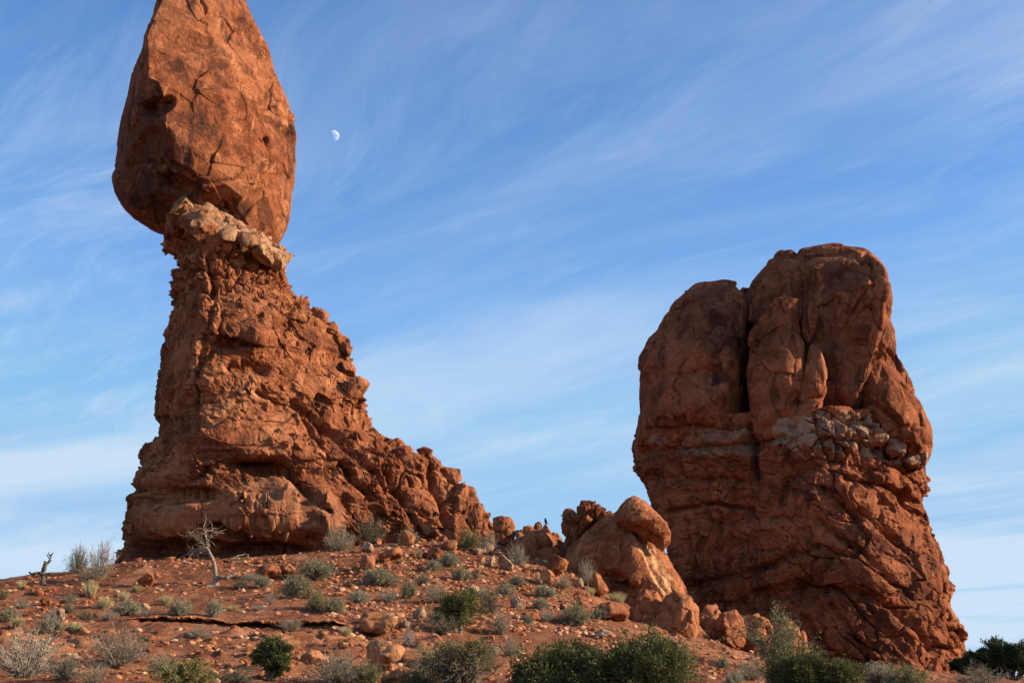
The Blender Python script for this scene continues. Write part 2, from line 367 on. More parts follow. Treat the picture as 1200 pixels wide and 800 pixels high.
def ground_detail(x, y, z):
    q = np.stack([x, y, 0*x], -1)
    near = 1-sstep(100, 200, np.hypot(x, y-60))
    d = 0.28*fbm(q, 7.0, 4, 11) + 0.10*fbm(q, 1.2, 4, 12) + 0.035*fbm(q, 0.4, 3, 14)
    # bedrock benches: stepped ledges on the lower left slope, another under the split boulder
    bed = (1-sstep(47, 52, y+0.04*(x+12)))*sstep(30, 38, y)*(1-sstep(-4, 6, x)) + sstep(2, 8, x)*(1-sstep(16, 24, x))*(1-sstep(70, 74, y))*sstep(52, 60, y)
    bed = bed*np.clip(0.65+1.1*fbm(q, 4.0, 3, 15), 0, 1)
    t = z + 0.35*fbm(q, 3.5, 4, 16)
    d = d + bed*(terrace(t, 2.6, 0.10)-t)*0.85
    d = d + bed*blocks(q*[1, 1, 1], (1.1, 0.8, 0.5), 18, 0, 0.3, None, 0.16, 0.18, 0.10, 0.07, 0.02, 0.3)
    lw = ledge_w(x)
    d = d + lw*0.10*(sstep(0.0, 0.12, y-ledge_y(x)-0.35)*(1-sstep(1.0, 7.0, y-ledge_y(x))))
    return d*near, bed
def ground(x, y):
    x = np.atleast_1d(np.asarray(x, float)); y = np.atleast_1d(np.asarray(y, float))
    z = ground_base(x, y); return z + ground_detail(x, y, z)[0]
_YS = np.concatenate([np.arange(22, 100, 0.1)])
def hit(px, py, lift=0.0):
    """where the ray of a photo pixel meets the ground"""
    P = at(np.full(len(_YS), px), np.full(len(_YS), py), _YS)
    g = ground(P[:, 0], P[:, 1])
    below = np.nonzero(P[:, 2] < g)[0]
    i = below[0] if len(below) else int(np.argmin(P[:, 2]-g))
    p = P[i].copy(); p[2] = g[i]; return p
def axis(segs):
    out = []
    for a, b, n in segs: out.append(np.linspace(a, b, n, endpoint=False))
    return np.concatenate(out+[[segs[-1][1]]])
def build_ground():
    gx = axis([(-4000, -400, 12), (-400, -60, 30), (-60, -32, 60), (-32, 34, 620), (34, 70, 90), (70, 400, 30), (400, 4000, 12)])
    gy = axis([(-4000, -200, 12), (-200, 0, 25), (0, 28, 60), (28, 60, 420), (60, 94, 330), (94, 130, 70), (130, 400, 30), (400, 6000, 16)])
    X, Y = np.meshgrid(gx, gy); x = X.ravel(); y = Y.ravel()
    z = ground_base(x, y); d, bed = ground_detail(x, y, z)
    n, m = len(gy), len(gx); I = np.arange(n*m).reshape(n, m)
    F = np.stack([I[:-1, :-1], I[:-1, 1:], I[1:, 1:], I[1:, :-1]], -1).reshape(-1, 4)
    tag(mesh_obj('ground', np.stack([x, y, z+d], -1), F, M_SOIL, attrs={'bedrock': np.clip(bed, 0, 1)}), kind='structure')
build_ground()

# ------------------------------------------------------------------ lofted rock masses
def key(k, y):
    if np.isscalar(k): return np.full_like(y, k, dtype=float)
    a = np.array(k, float); return np.interp(y, a[:, 0], a[:, 1])
def loft(L, R, Yc, kf, kb, ur, pl, pr, rows, nf, nb):
    """rock body from its left/right outline (y, x in photo pixels at depth Yc) and front/back depth profile"""
    L = np.array(L, float); R = np.array(R, float)
    y0, y1 = max(L[0, 0], R[0, 0]), min(L[-1, 0], R[-1, 0])
    yy = np.linspace(y0, y1, 4000); xl = np.interp(yy, L[:, 0], L[:, 1]); xr = np.interp(yy, R[:, 0], R[:, 1])
    k = np.ones(9)/9
    s = np.concatenate([[0], np.cumsum(np.hypot(np.diff(yy), np.diff(xl))+np.hypot(np.diff(yy), np.diff(xr))+2*np.diff(yy))])
    y = np.interp(np.linspace(0, s[-1], rows), s, yy)
    xl = np.interp(y, L[:, 0], L[:, 1]); xr = np.interp(y, R[:, 0], R[:, 1])
    Ycs, kfs, kbs, urs, pls, prs = (key(v, y) for v in (Yc, kf, kb, ur, pl, pr))
    A = at(xl, y, Ycs); B = at(xr, y, Ycs); hw = (B[:, 0]-A[:, 0])/2
    a = np.linspace(0, math.pi/2, 240); P = np.zeros((rows, nf+nb, 3))
    for i in range(rows):
        u0, p, q = urs[i], pls[i], prs[i]
        ul = u0-(1+u0)*np.sin(a)**(2/p); vl = np.cos(a)**(2/p)
        uR = u0+(1-u0)*np.sin(a)**(2/q); vr = np.cos(a)**(2/q)
        u = np.concatenate([ul[::-1], uR[1:]]); v = np.concatenate([vl[::-1], vr[1:]])*kfs[i]
        d = np.concatenate([[0], np.cumsum(np.hypot(np.diff(u), np.diff(v)))])
        t = np.linspace(0, d[-1], nf)
        fu, fv = np.interp(t, d, u), np.interp(t, d, v)
        th = np.linspace(0, math.pi, nb+2)[1:-1]
        bu, bv = np.cos(th), -np.sin(th)*kbs[i]
        uu = np.concatenate([fu, bu]); vv = np.concatenate([fv, bv])
        P[i, :, 0] = A[i, 0]+(uu+1)*hw[i]; P[i, :, 1] = Ycs[i]-vv*hw[i]; P[i, :, 2] = A[i, 2]
    # the near parts of a thick body bulge past its mid-plane outline: size each level so that the body as a whole has the outline
    for _ in range(2):
        px, py = proj(P); r = np.arange(rows); jl, jr = px.argmin(1), px.argmax(1)
        dep = P[..., 1]*CT+(P[..., 2]-CAM[2])*ST
        tl = (np.interp(py[r, jl], L[:, 0], L[:, 1])-600)/FPX*dep[r, jl]; tr = (np.interp(py[r, jr], R[:, 0], R[:, 1])-600)/FPX*dep[r, jr]
        xl0, xr0 = P[r, jl, 0], P[r, jr, 0]; w0 = xr0-xl0
        k = np.where(w0 > .3, (tr-tl)/np.maximum(w0, .3), 1.0).clip(.75, 1.15); off = np.where(w0 > .3, tl-xl0*k, 0.0)
        ok = w0 > .3
        if ok.any(): k = np.interp(r, r[ok], k[ok]); off = np.interp(r, r[ok], off[ok])
        sm = np.ones(9)/9; k = np.convolve(np.pad(k, 4, 'edge'), sm, 'valid'); off = np.convolve(np.pad(off, 4, 'edge'), sm, 'valid')
        P[..., 0] = P[..., 0]*k[:, None]+off[:, None]
    return P
def grid_normals(P):
    du = np.roll(P, -1, 1)-np.roll(P, 1, 1); dv = np.gradient(P, axis=0)
    N = np.cross(dv, du); N /= np.linalg.norm(N, axis=-1, keepdims=True)+1e-9
    c = P.mean(1, keepdims=True)
    if ((P-c)*N).sum() < 0: N = -N
    for _ in range(2):   # soften so that ridges do not tear
        N = (N+np.roll(N, 1, 1)+np.roll(N, -1, 1)+np.concatenate([N[:1], N[:-1]])+np.concatenate([N[1:], N[-1:]]))
        N /= np.linalg.norm(N, axis=-1, keepdims=True)+1e-9
    return N
def facets(P, n, d0, d1, rad, seed, rows=(0.0, 1.0), tilt=.18):
    """flat spalled faces: trim the bulges with planes, each over a limited stretch"""
    rg = np.random.RandomState(seed); N = grid_normals(P); P0 = P; P = P.copy(); h, w = P.shape[:2]; zr = P0[:, 0, 2]; cap = 1.6*d1
    for k in range(n):
        i = rg.randint(int(rows[0]*h), max(int(rows[0]*h)+1, int(rows[1]*h))); j = rg.randint(w)
        dl = d0+(d1-d0)*rg.uniform()**1.6; rr = rad*rg.uniform(.7, 1.3); nn = N[i, j]+rg.normal(size=3)*tilt; nn /= np.linalg.norm(nn)
        if N[i, j, 1] > -.45: continue
        sl = slice(max(0, np.searchsorted(-zr, -zr[i]-rr)), np.searchsorted(-zr, -zr[i]+rr)); p0 = P0[i, j]; Q = P[sl]
        off = np.maximum(Q@nn-(p0@nn-dl), 0); r = np.linalg.norm(Q-p0, axis=-1)
        P[sl] = Q-nn*(off*(1-sstep(cap, 2*cap, off))*(1-sstep(rr*.8, rr, r)))[..., None]
    return P
def seg_dist(px, py, pts):
    d = np.full(px.shape, 1e9)
    for (x0, y0), (x1, y1) in zip(pts[:-1], pts[1:]):
        vx, vy = x1-x0, y1-y0; t = np.clip(((px-x0)*vx+(py-y0)*vy)/(vx*vx+vy*vy+1e-9), 0, 1)
        d = np.minimum(d, np.hypot(px-x0-t*vx, py-y0-t*vy))
    return d
def marks(P, N, strokes=(), blobs=(), wob=3.0, seed=3):
    """individually modelled cracks (polyline, width, depth) and hollows / bulges (x, y, rx, ry, angle, height) on the faces toward the viewer"""
    px, py = proj(P); q = P.reshape(-1, 3)
    w1 = (perlin(q/1.6, seed)*wob + perlin(q/0.5, seed+4)*wob*0.4).reshape(px.shape); w2 = (perlin(q/1.6, seed+1)*wob + perlin(q/0.5, seed+5)*wob*0.4).reshape(px.shape)
    px = px+w1; py = py+w2; D = np.zeros(px.shape); fr = sstep(0.35, -0.1, N[..., 1])
    for pts, w, dep in strokes:
        d = seg_dist(px, py, pts); D -= dep*np.exp(-(d/w)**2)
    for x, y, rx, ry, ang, amp in blobs:
        c, s = math.cos(math.radians(ang)), math.sin(math.radians(ang))
        ux = ((px-x)*c+(py-y)*s)/rx; uy = (-(px-x)*s+(py-y)*c)/ry
        r = ux*ux+uy*uy
        D += amp*np.exp(-r**1.5) if amp > 0 else amp*(1-sstep(0.35, 1.1, r))
    return D*fr
def spall(Q, D, N, n, d0, d1, rad, seed):
    """knock flat faces off whatever stands out of a displaced surface"""
    rg = np.random.RandomState(seed); h, w = D.shape; zr = Q[..., 2].mean(1); cap = 2.2*d1; hi = np.percentile(D, 62); Q = Q.copy(); Q0 = Q.copy(); done = 0
    for _ in range(n*12):
        i, j = rg.randint(h), rg.randint(w)
        if D[i, j] < hi or N[i, j, 1] > -.1: continue
        dl = d0+(d1-d0)*rg.uniform()**1.4; rr = rad*rg.uniform(.5, 1.5); nn = N[i, j]+rg.normal(size=3)*.14; nn /= np.linalg.norm(nn); p0 = Q0[i, j]
        sl = slice(max(0, np.searchsorted(-zr, -Q0[i, j, 2]-rr)), np.searchsorted(-zr, -Q0[i, j, 2]+rr)); a = Q[sl]
        c0, c1 = max(0, j-130), min(w, j+130); a = a[:, c0:c1]
        off = np.maximum(a@nn-(p0@nn-dl), 0); r = np.linalg.norm(a-p0, axis=-1)
        Q[sl, c0:c1] = a-nn*(off*(1-sstep(cap, 1.8*cap, off))*(1-sstep(rr*.85, rr, r)))[..., None]
        done += 1
        if done >= n: break
    return Q
def loft_obj(name, P, D, N, mat, parent=None, attrs=None, loc=None, sp=None, fine=None):
    Q = P+N*D[..., None]; n, m = P.shape[:2]
    if sp: Q = spall(Q, D, N, *sp)
    if fine is not None: Q = Q+N*fine[..., None]
    I = np.arange(n*m).reshape(n, m); J = np.roll(I, -1, 1)
    F = np.stack([I[:-1], I[1:], J[1:], J[:-1]], -1).reshape(-1, 4)
    V = Q.reshape(-1, 3); c0 = V[:m].mean(0)
    V = np.concatenate([V, c0[None]]); k = n*m
    T = np.stack([np.full(m, k), I[0], J[0]], -1)
    at_ = {a: np.concatenate([np.asarray(v).ravel(), [np.asarray(v).ravel()[0]]]) for a, v in (attrs or {}).items()}
    return mesh_obj(name, V, [F, T], mat, parent, attrs=at_, loc=loc)
def inpoly(px, py, poly):
    c = np.zeros(px.shape, bool); n = len(poly)
    for i in range(n):
        (x0, y0), (x1, y1) = poly[i], poly[i-1]
        c ^= ((y0 > py) != (y1 > py)) & (px < (x1-x0)*(py-y0)/(y1-y0+1e-9)+x0)
    return c
def poly_mask(P, poly, seed=5, wob=5):
    px, py = proj(P); q = P.reshape(-1, 3)
    return inpoly(px+(perlin(q/0.8, seed)*wob).reshape(px.shape), py+(perlin(q/0.8, seed+1)*wob).reshape(px.shape), poly).astype(float)

def build_balanced_rock():
    L = [(-48, 240), (-44, 226), (-32, 207), (0, 187), (25, 176), (64, 164), (102, 153), (136, 142), (157, 138), (183, 135), (208, 131), (223, 134), (240, 142), (252, 155), (260, 172), (270, 190), (282, 225), (293, 285)]
    R = [(-48, 243), (-40, 262), (-20, 278), (0, 287), (19, 293), (38, 302), (60, 312), (85, 321), (110, 332), (136, 342), (159, 348), (187, 346), (221, 344), (246, 342), (265, 338), (280, 331), (288, 323), (293, 300)]
    P = loft(L, R, 88.5, [(-40, 1.0), (60, 1.1), (150, 1.1), (220, 1.0), (260, .85), (292, .5)], .9,
             [(-40, -.4), (0, -.52), (60, -.52), (110, -.52), (150, -.29), (200, -.10), (250, .04), (290, .1)], [(-40, 1.35), (120, 1.2), (200, 1.3), (290, 1.7)], [(-40, 1.4), (100, 1.4), (290, 1.5)], 620, 560, 110)
    P = facets(P, 120, .04, .36, 4.4, 7, tilt=.08)
    N = grid_normals(P); q = P.reshape(-1, 3)
    f = fbm(q*[1, 1, .8], 6.0, 4, 21, .45)
    D = .20*f + .04*fbm(q, .9, 5, 23, .6)
    D += blocks(q, (2.6, 2.6, 3.6), 26, .2, .2, 3.0, .02, .16, 0, .03, 0, .3)
    D = D.reshape(P.shape[:2])
    D += marks(P, N, [([(236, 0), (240, 14), (262, 17), (292, 30)], 3, .25), ([(338, 128), (341, 150)], 2, .25), ([(311, 162), (315, 174)], 2.2, .4),
                      ([(130, 200), (165, 190), (205, 196), (240, 215), (330, 205)], 3, .12),
                      ([(203, 197), (222, 206), (236, 226)], 3, .4)],
               [(184, 124, 24, 13, -20, -1.1), (180, 185, 30, 40, 10, -.45), (205, 218, 34, 12, 25, -.9), (255, 240, 26, 9, 35, -.5)])
    v = poly_mask(P, [(248, 60), (262, 52), (272, 66), (262, 92), (246, 88)], 6, 5)*.8 + poly_mask(P, [(300, 235), (316, 228), (320, 262), (306, 272)], 7, 5)*.7 + poly_mask(P, [(132, 150), (160, 110), (190, 115), (205, 130), (205, 190), (235, 230), (190, 265), (130, 230)], 8, 9)*.75  # last patch paints the shaded left face darker, over its varnish
    base = at(240, 262, 88.5)
    o = loft_obj('balanced_boulder', P, D, N, M_ENT, attrs={'varnish_shade': np.clip(v, 0, 1), 'pale': 0*D}, loc=base)
    tag(o, 'huge tall egg-shaped red boulder balanced on the narrow rock neck', 'boulder')

def build_pedestal():
    L = [(229, 204), (233, 201), (240, 200), (256, 195), (273, 192), (282, 190), (293, 195), (303, 205), (314, 207), (323, 200), (335, 199), (350, 201), (368, 199), (386, 195), (407, 190), (425, 186), (440, 184), (452, 182), (484, 181), (505, 184), (515, 178), (530, 169), (547, 162), (564, 155), (582, 149), (592, 149), (617, 143), (634, 141), (659, 134), (690, 128)]
    R = [(229, 208), (233, 222), (243, 246), (262, 285), (276, 305), (287, 323), (293, 334), (305, 338), (317, 334), (322, 333), (335, 340), (353, 348), (357, 357), (368, 369), (377, 384), (387, 394), (395, 393), (404, 403), (419, 411), (425, 408), (437, 415), (449, 414), (470, 429), (491, 432), (498, 436), (512, 452), (522, 482), (530, 500), (540, 510), (550, 528), (560, 538), (568, 537), (575, 548), (592, 560), (600, 574), (613, 581), (622, 598), (640, 606), (690, 614)]
    P = loft(L, R, [(229, 85.6), (262, 87.0), (290, 88.2), (330, 89), (690, 90)], [(229, .8), (262, 1.0), (290, 1.0), (320, 1.05), (400, 1.02), (480, .82), (560, .60), (605, .55), (622, .51), (640, .42), (660, .41)],
             [(229, 1.2), (300, .9), (480, .5), (690, .4)], [(229, -.1), (290, -.1), (330, -.2), (400, -.30), (480, -.44), (560, -.46), (690, -.45)], [(229, 1.6), (330, 1.4), (400, 1.25), (520, 1.3), (620, 1.7), (690, 1.9)], [(229, 1.6), (400, 1.4), (560, 1.5), (690, 1.6)], 760, 900, 120)
    N = grid_normals(P); q = P.reshape(-1, 3); sh = P.shape[:2]
    px, py = proj(P)
    right = sstep(-40, 90, (px-(300+(py-300)*.42))).ravel()           # the broken flank that faces the sun
    D = .34*fbm(q, 5.0, 4, 31, .45)
    bl = blocks(q, (4.0, 2.4, 1.5), 32, -.68, .22, 2.6, .52, .90, .40, .03, .06, .30)
    bm = blocks(q, (1.8, 1.2, .75), 33, -.62, .25, 1.3, .28, .50, .20, .045, .03, .35)
    bs = blocks(q, (.75, .55, .36), 34, -.5, .25, .6, .10, .24, .06, .05, .01, .4)
    pat = sstep(-.25, .30, fbm(q, 4.0, 3, 45))          # some stretches broken, some left as whole slabs
    pat2 = .35+.65*sstep(-.2, .35, fbm(q, 2.2, 3, 46))
    D += bl*(.16+.80*right)*(.45+.55*pat) + bm*(.24+.76*right)*pat2*(.4+.6*pat) + bs*(.65+.55*right)*pat2
    st = strata(q, 1.5, 35, .05, .34, .10, .8, 5.0) + .7*strata(q, .45, 36, .03, .28, .04, .5, 3.0)
    D += st*(.80-.60*right)
    # vertical joints of the smoother shaded side
    D += (1-right)*blocks(q, (2.6, 2.6, 7.5), 40, .12, .3, 2.5, .10, .25, .16, .03, .03, .3)*(.3+.7*pat)
    # finely bedded, rubbly zone just under the pale band
    fine = (sstep(225, 250, py)*(1-sstep(345, 380, py))).ravel()
    D += fine*(strata(q, .45, 38, -.45, .26, .08, .5, 2.0) + blocks(q, (.9, .7, .5), 39, -.5, .4, .8, .22, .3, .14, .07, .07, .4))
    D = .45*D + .55*terrace(D+.10*fbm(q, .8, 3, 47), 3.2, .10)
    D += .05*fbm(q, .5, 4, 37, .6)
    D = D.reshape(sh)
    mk = marks(P, N, [([(245, 300), (250, 345), (240, 395), (232, 440), (228, 500)], 4, .5), ([(262, 360), (256, 400), (238, 428)], 3, .4), ([(207, 314), (240, 314), (265, 320)], 3, .45),
                      ([(262, 402), (300, 405)], 5, .6), ([(270, 430), (310, 436)], 6, .7), ([(345, 470), (380, 500), (440, 530)], 4, .8), ([(300, 460), (350, 480), (375, 520)], 3, .5),
                      ([(380, 500), (470, 580), (520, 620)], 4, .6), ([(450, 545), (480, 600), (495, 625)], 4, .8), ([(505, 545), (525, 615)], 4, .9), ([(270, 545), (330, 540), (360, 580), (385, 600)], 5, .9),
                      ([(150, 575), (200, 570), (240, 552)], 5, .6), ([(400, 545), (430, 575)], 4, .8)],
               [(305, 548, 32, 11, 8, -1.5), (215, 580, 44, 12, -4, -.7), (335, 600, 26, 34, -20, 1.5), (380, 600, 20, 30, 0, 1.3), (290, 605, 26, 30, 10, 1.0), (205, 610, 50, 20, -6, .9),
                (210, 641, 70, 13, 0, -1.5), (310, 645, 60, 12, 0, -1.7), (273, 622, 40, 10, 15, -1.0), (230, 265, 22, 26, 0, .3), (212, 282, 22, 16, 10, -.5), (300, 395, 16, 22, 0, .6), (268, 448, 34, 26, 10, .6), (285, 500, 60, 26, 8, .8)])
    D += .5*mk
    D *= (1-sstep(.75, 1, 1-(py-229)/60)*.35)
    pale = poly_mask(P, [(198, 225), (250, 240), (345, 285), (345, 320), (318, 310), (280, 284), (252, 262), (236, 268), (214, 246)], 41, 7)
    pale = np.maximum(pale, .35*poly_mask(P, [(225, 480), (300, 440), (300, 475), (240, 500)], 43, 10))
    pale = np.maximum(pale, .30*poly_mask(P, [(285, 560), (330, 552), (400, 588), (412, 636), (385, 656), (330, 646), (290, 602)], 48, 10))  # sunlit fins at the foot, lightened in the colour
    fine2 = .55*mk + .42*(1.0*bs*pat2*(.6+.6*right) + .45*strata(q, .42, 36, .03, .28, .04, .5, 3.0)*(1-.4*right) + blocks(q, (.34, .26, .18), 49, -.4, .25, .3, .05, .10, .04, .06, .01, .4)*(.4+.6*pat) + .05*fbm(q, .45, 4, 50, .6)).reshape(sh)
    base = at(330, 655, 88); base[2] = ground(base[0], base[1])[0]
    o = loft_obj('rock_pedestal', P, D, N, M_PED, attrs={'pale': pale, 'varnish_shade': 0*D}, loc=base, sp=(330, .02, .16, 1.35, 77), fine=fine2)
    global PEDESTAL; PEDESTAL = o
    tag(o, 'broad jointed red rock pedestal sweeping down to the boulder-strewn saddle, under the balanced boulder', 'rock formation')

def dome(name, parent, seed, L, R, Yc, kf, kb, ur, pl, pr, rows, nf, strokes=(), blobs=(), varn=(), rough=1.0, bsize=(3.5, 3.5, 5.0), mat=None, pale=None, fac=(.004, .018, .30)):
    P = loft(L, R, Yc, kf, kb, ur, pl, pr, rows, nf, 60); sz = P[..., 2].max()-P[..., 2].min(); P = facets(P, 70, fac[0]*sz, fac[1]*sz, fac[2]*sz, seed, tilt=.10); N = grid_normals(P); q = P.reshape(-1, 3)
    f = fbm(q*[1, 1, .7], 4.5, 5, seed, .5)
    D = .20*f + .04*fbm(q, .8, 5, seed+2, .6)
    D += rough*blocks(q, bsize, seed+3, .1, .35, 3.0, .08, .42, .05, .03, .02, .3)
    D = D.reshape(P.shape[:2]) + marks(P, N, strokes, blobs, 3.0, seed+4)
    v = 0*D
    for poly, a in varn: v = np.maximum(v, a*poly_mask(P, poly, seed+5, 7))
    pm = 0*D if pale is None else poly_mask(P, pale, seed+6, 6)
    return loft_obj(name, P, D, N, mat or M_BUT, parent, {'varnish_shade': v, 'pale': pm}, loc=np.array(parent.location) if parent else None)

def build_butte():
    base = at(930, 775, 96); base[2] = ground(base[0], base[1])[0]
    t = empty('rock_butte', base, 'massive red double-domed butte with a cracked base, standing apart in mostly shade', 'rock formation')
    # jointed base
    L = [(500, 746), (515, 744), (536, 744), (552, 750), (580, 758), (620, 768), (680, 790), (720, 803), (760, 812), (810, 818)]
    R = [(500, 1080), (505, 1084), (524, 1090), (546, 1079), (560, 1085), (580, 1089), (596, 1084), (624, 1096), (648, 1104), (676, 1115), (692, 1117), (708, 1114), (728, 1123), (748, 1130), (810, 1140)]
    P = loft(L, R, 98, [(486, .74), (540, .76), (640, .80), (720, .88), (810, .95)], .8, [(486, .16), (560, .22), (650, .22), (720, .16), (810, .1)], [(486, 1.35), (700, 1.35), (810, 1.5)], [(486, 1.45), (810, 1.45)], 640, 840, 90)
    N = grid_normals(P); q = P.reshape(-1, 3); sh = P.shape[:2]; px, py = proj(P)
    right = sstep(-30, 60, px-940).ravel()
    D = .35*fbm(q, 5.0, 5, 51, .5)
    pat = .3+.7*sstep(-.25, .30, fbm(q, 4.0, 3, 65)); pat2 = .25+.75*sstep(-.2, .35, fbm(q, 2.2, 3, 66))
    D += blocks(q, (4.4, 2.6, 1.5), 52, -.58, .28, 2.8, .42, .85, .45, .04, .13, .35)*(.14+.80*right)*(.5+.5*pat)
    D += blocks(q, (2.0, 1.4, .8), 53, -.52, .28, 1.4, .20, .36, .20, .05, .08, .35)*(.12+.80*right)*pat2*pat
    D += blocks(q, (.6, .5, .35), 54, -.4, .35, .6, .06, .10, .05, .07, .03, .4)*.7*pat2
    D += strata(q, 1.9, 55, .02, .30, .12, .6, 7.0)*(.95-.65*right) + .5*strata(q, .55, 56, .03, .20, .08, .6, 3.0)*(1-.6*right) + .04*fbm(q, .5, 4, 57, .6)
    D += (1-right)*blocks(q, (2.8, 2.8, 4.0), 59, .05, .3, 2.5, .10, .30, .14, .03, .03, .3)
    D = .5*D + .5*terrace(D+.10*fbm(q, .8, 3, 67), 3.2, .10)
    top = (sstep(478, 492, py)*(1-sstep(535, 556, py-(px-1000)*.12*sstep(900, 1100, px)))).ravel()
    D += top*right*blocks(q, (1.5, 1.5, 1.9), 58, .3, .35, 1.5, .45, .5, .40, .07, .25, .45)
    D = D.reshape(sh)
    mk = marks(P, N, [([(750, 530), (800, 524), (880, 520), (920, 512)], 4, .6), ([(876, 496), (881, 528), (884, 560)], 4, 1.1), ([(760, 560), (860, 562), (884, 566)], 4, .5), ([(775, 600), (840, 590), (880, 598)], 3, .7), ([(840, 600), (842, 650)], 3, .4), ([(800, 610), (806, 660)], 3, .4),
                      ([(905, 610), (925, 560), (960, 548)], 4, .5), ([(880, 670), (960, 640), (1000, 650)], 4, .6), ([(800, 690), (880, 668), (930, 645)], 4, .5), ([(958, 640), (950, 680)], 3, .5),
                      ([(965, 575), (1010, 600), (1060, 640)], 4, .8), ([(960, 610), (1000, 640), (1050, 680)], 4, .8), ([(930, 690), (1000, 690), (1060, 720), (1100, 760)], 5, .9), ([(990, 560), (1040, 570), (1075, 590)], 4, .7),
                      ([(940, 720), (960, 750), (990, 775)], 4, .7), ([(975, 710), (1000, 745), (1020, 770)], 4, .7), ([(1010, 700), (1045, 740), (1070, 770)], 4, .6)],
               [(960, 580, 24, 26, 0, .5), (1000, 668, 60, 26, 30, .5), (960, 740, 40, 40, 0, .8), (1085, 690, 20, 40, 10, .6), (895, 700, 60, 14, -20, -.6), (880, 520, 16, 14, 0, -1.0)])
    D += .4*mk
    fine2 = .5*mk + .45*(blocks(q, (.75, .55, .36), 60, -.45, .25, .6, .09, .20, .06, .05, .01, .4)*pat2*(.35+.75*right) + .45*strata(q, .5, 56, .03, .26, .05, .5, 3.0)*(1-.5*right) + blocks(q, (.34, .26, .18), 68, -.4, .25, .3, .05, .09, .04, .06, .01, .4)*pat + .045*fbm(q, .45, 4, 69, .6)).reshape(sh)
    pale = np.maximum(.55*poly_mask(P, [(760, 512), (800, 502), (890, 504), (890, 532), (800, 532)], 61, 8), poly_mask(P, [(900, 488), (1000, 480), (1060, 500), (1092, 530), (1095, 556), (1060, 545), (1000, 526), (930, 524), (905, 520)], 62, 8))
    v = np.maximum(.9*poly_mask(P, [(928, 572), (962, 565), (970, 582), (950, 590), (930, 588)], 63, 5), .45*poly_mask(P, [(750, 520), (800, 530), (800, 570), (760, 580)], 64, 10))
    loft_obj('base', P, D, N, M_BUT, t, {'pale': pale, 'varnish_shade': v}, loc=np.array(t.location), sp=(170, .02, .15, 1.3, 78), fine=fine2)
    # the domes, slab and blocks of its crown
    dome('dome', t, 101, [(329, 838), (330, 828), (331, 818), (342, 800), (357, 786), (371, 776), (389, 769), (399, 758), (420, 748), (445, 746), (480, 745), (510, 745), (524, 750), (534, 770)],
         [(329, 841), (330, 853), (334, 864), (345, 870), (360, 874), (420, 872), (480, 870), (505, 872), (520, 866), (534, 850)], 98, [(329, .6), (350, 1.0), (420, 1.3), (500, 1.45), (534, 1.3)], 1.4, .45, 1.5, 2.2, 420, 380,
         [([(766, 405), (770, 450), (764, 500)], 3, .3), ([(835, 345), (850, 352), (868, 350)], 3, .25), ([(790, 440), (830, 432), (850, 400)], 3, .2), ([(755, 505), (800, 500), (870, 508)], 3, .35)],
         [(840, 380, 16, 16, 0, -.4), (838, 440, 12, 14, 0, -.35), (800, 470, 26, 30, 0, .35)], [([(830, 425), (850, 425), (848, 450), (832, 450)], .9), ([(770, 380), (800, 350), (860, 345), (870, 420), (820, 400)], .4)])
    dome('dome', t, 121, [(286, 968), (288, 958), (291, 945), (295, 925), (303, 907), (317, 900), (328, 889), (340, 880), (370, 877), (430, 877), (480, 880), (505, 895), (525, 930)],
         [(286, 982), (288, 990), (291, 1001), (296, 1017), (307, 1028), (321, 1037), (340, 1041), (357, 1042), (380, 1039), (410, 1030), (440, 1018), (470, 1006), (500, 1000), (525, 990)], 97.5, [(286, .45), (310, .9), (350, 1.3), (450, 1.6), (525, 1.6)], 1.3,
         [(286, .4), (340, .70), (400, .80), (525, .85)], [(286, 1.6), (350, 1.35), (525, 1.35)], [(286, 1.8), (525, 1.9)], 480, 460,
         [([(905, 303), (930, 300), (935, 292)], 3, .3), ([(1014, 300), (1022, 312), (1022, 335), (995, 368)], 2.6, .4), ([(950, 316), (954, 345)], 3, .2), ([(1044, 340), (1038, 380), (1020, 440), (1008, 462)], 3, .35), ([(935, 296), (960, 300), (1000, 298), (1030, 330)], 2.6, .22), ([(905, 340), (912, 326), (908, 315)], 3, .25)],
         [(983, 352, 9, 18, 10, .35), (1000, 325, 26, 14, -10, -.25), (990, 420, 40, 40, 0, -.3)], [([(960, 310), (1000, 300), (1022, 320), (1000, 345), (965, 345)], .5), ([(960, 380), (1020, 380), (1020, 480), (960, 490)], .5)])
    dome('dome', t, 131, [(338, 870), (350, 860), (380, 850), (480, 845), (534, 840)], [(338, 880), (350, 895), (380, 905), (480, 910), (534, 910)], 101.5, .8, 1.0, 0, 2.2, 2.2, 120, 120, rough=.5)
    dome('flank', t, 141, [(328, 1034), (336, 1018), (360, 1006), (400, 1000), (430, 996), (460, 992), (490, 990), (520, 1008), (540, 1044), (550, 1060)], [(328, 1038), (336, 1044), (357, 1048), (388, 1049), (399, 1054), (420, 1060), (434, 1065), (455, 1073), (476, 1084), (501, 1091), (518, 1092), (532, 1089), (545, 1081), (550, 1074)],
         [(328, 96.5), (400, 95.2), (460, 94.0), (550, 94.0)], [(328, 1.2), (400, 1.15), (460, 1.15), (550, 1.15)], 1.9, [(380, .0), (550, -.25)], 1.9, 1.6, 300, 260,
         [([(1040, 410), (1052, 420), (1055, 432)], 2.5, .35), ([(1045, 505), (1070, 500), (1085, 520)], 3, .4), ([(1000, 480), (1020, 470), (1048, 492), (1056, 508)], 3, .35)], [(1048, 505, 14, 7, 10, .4)], rough=.8)
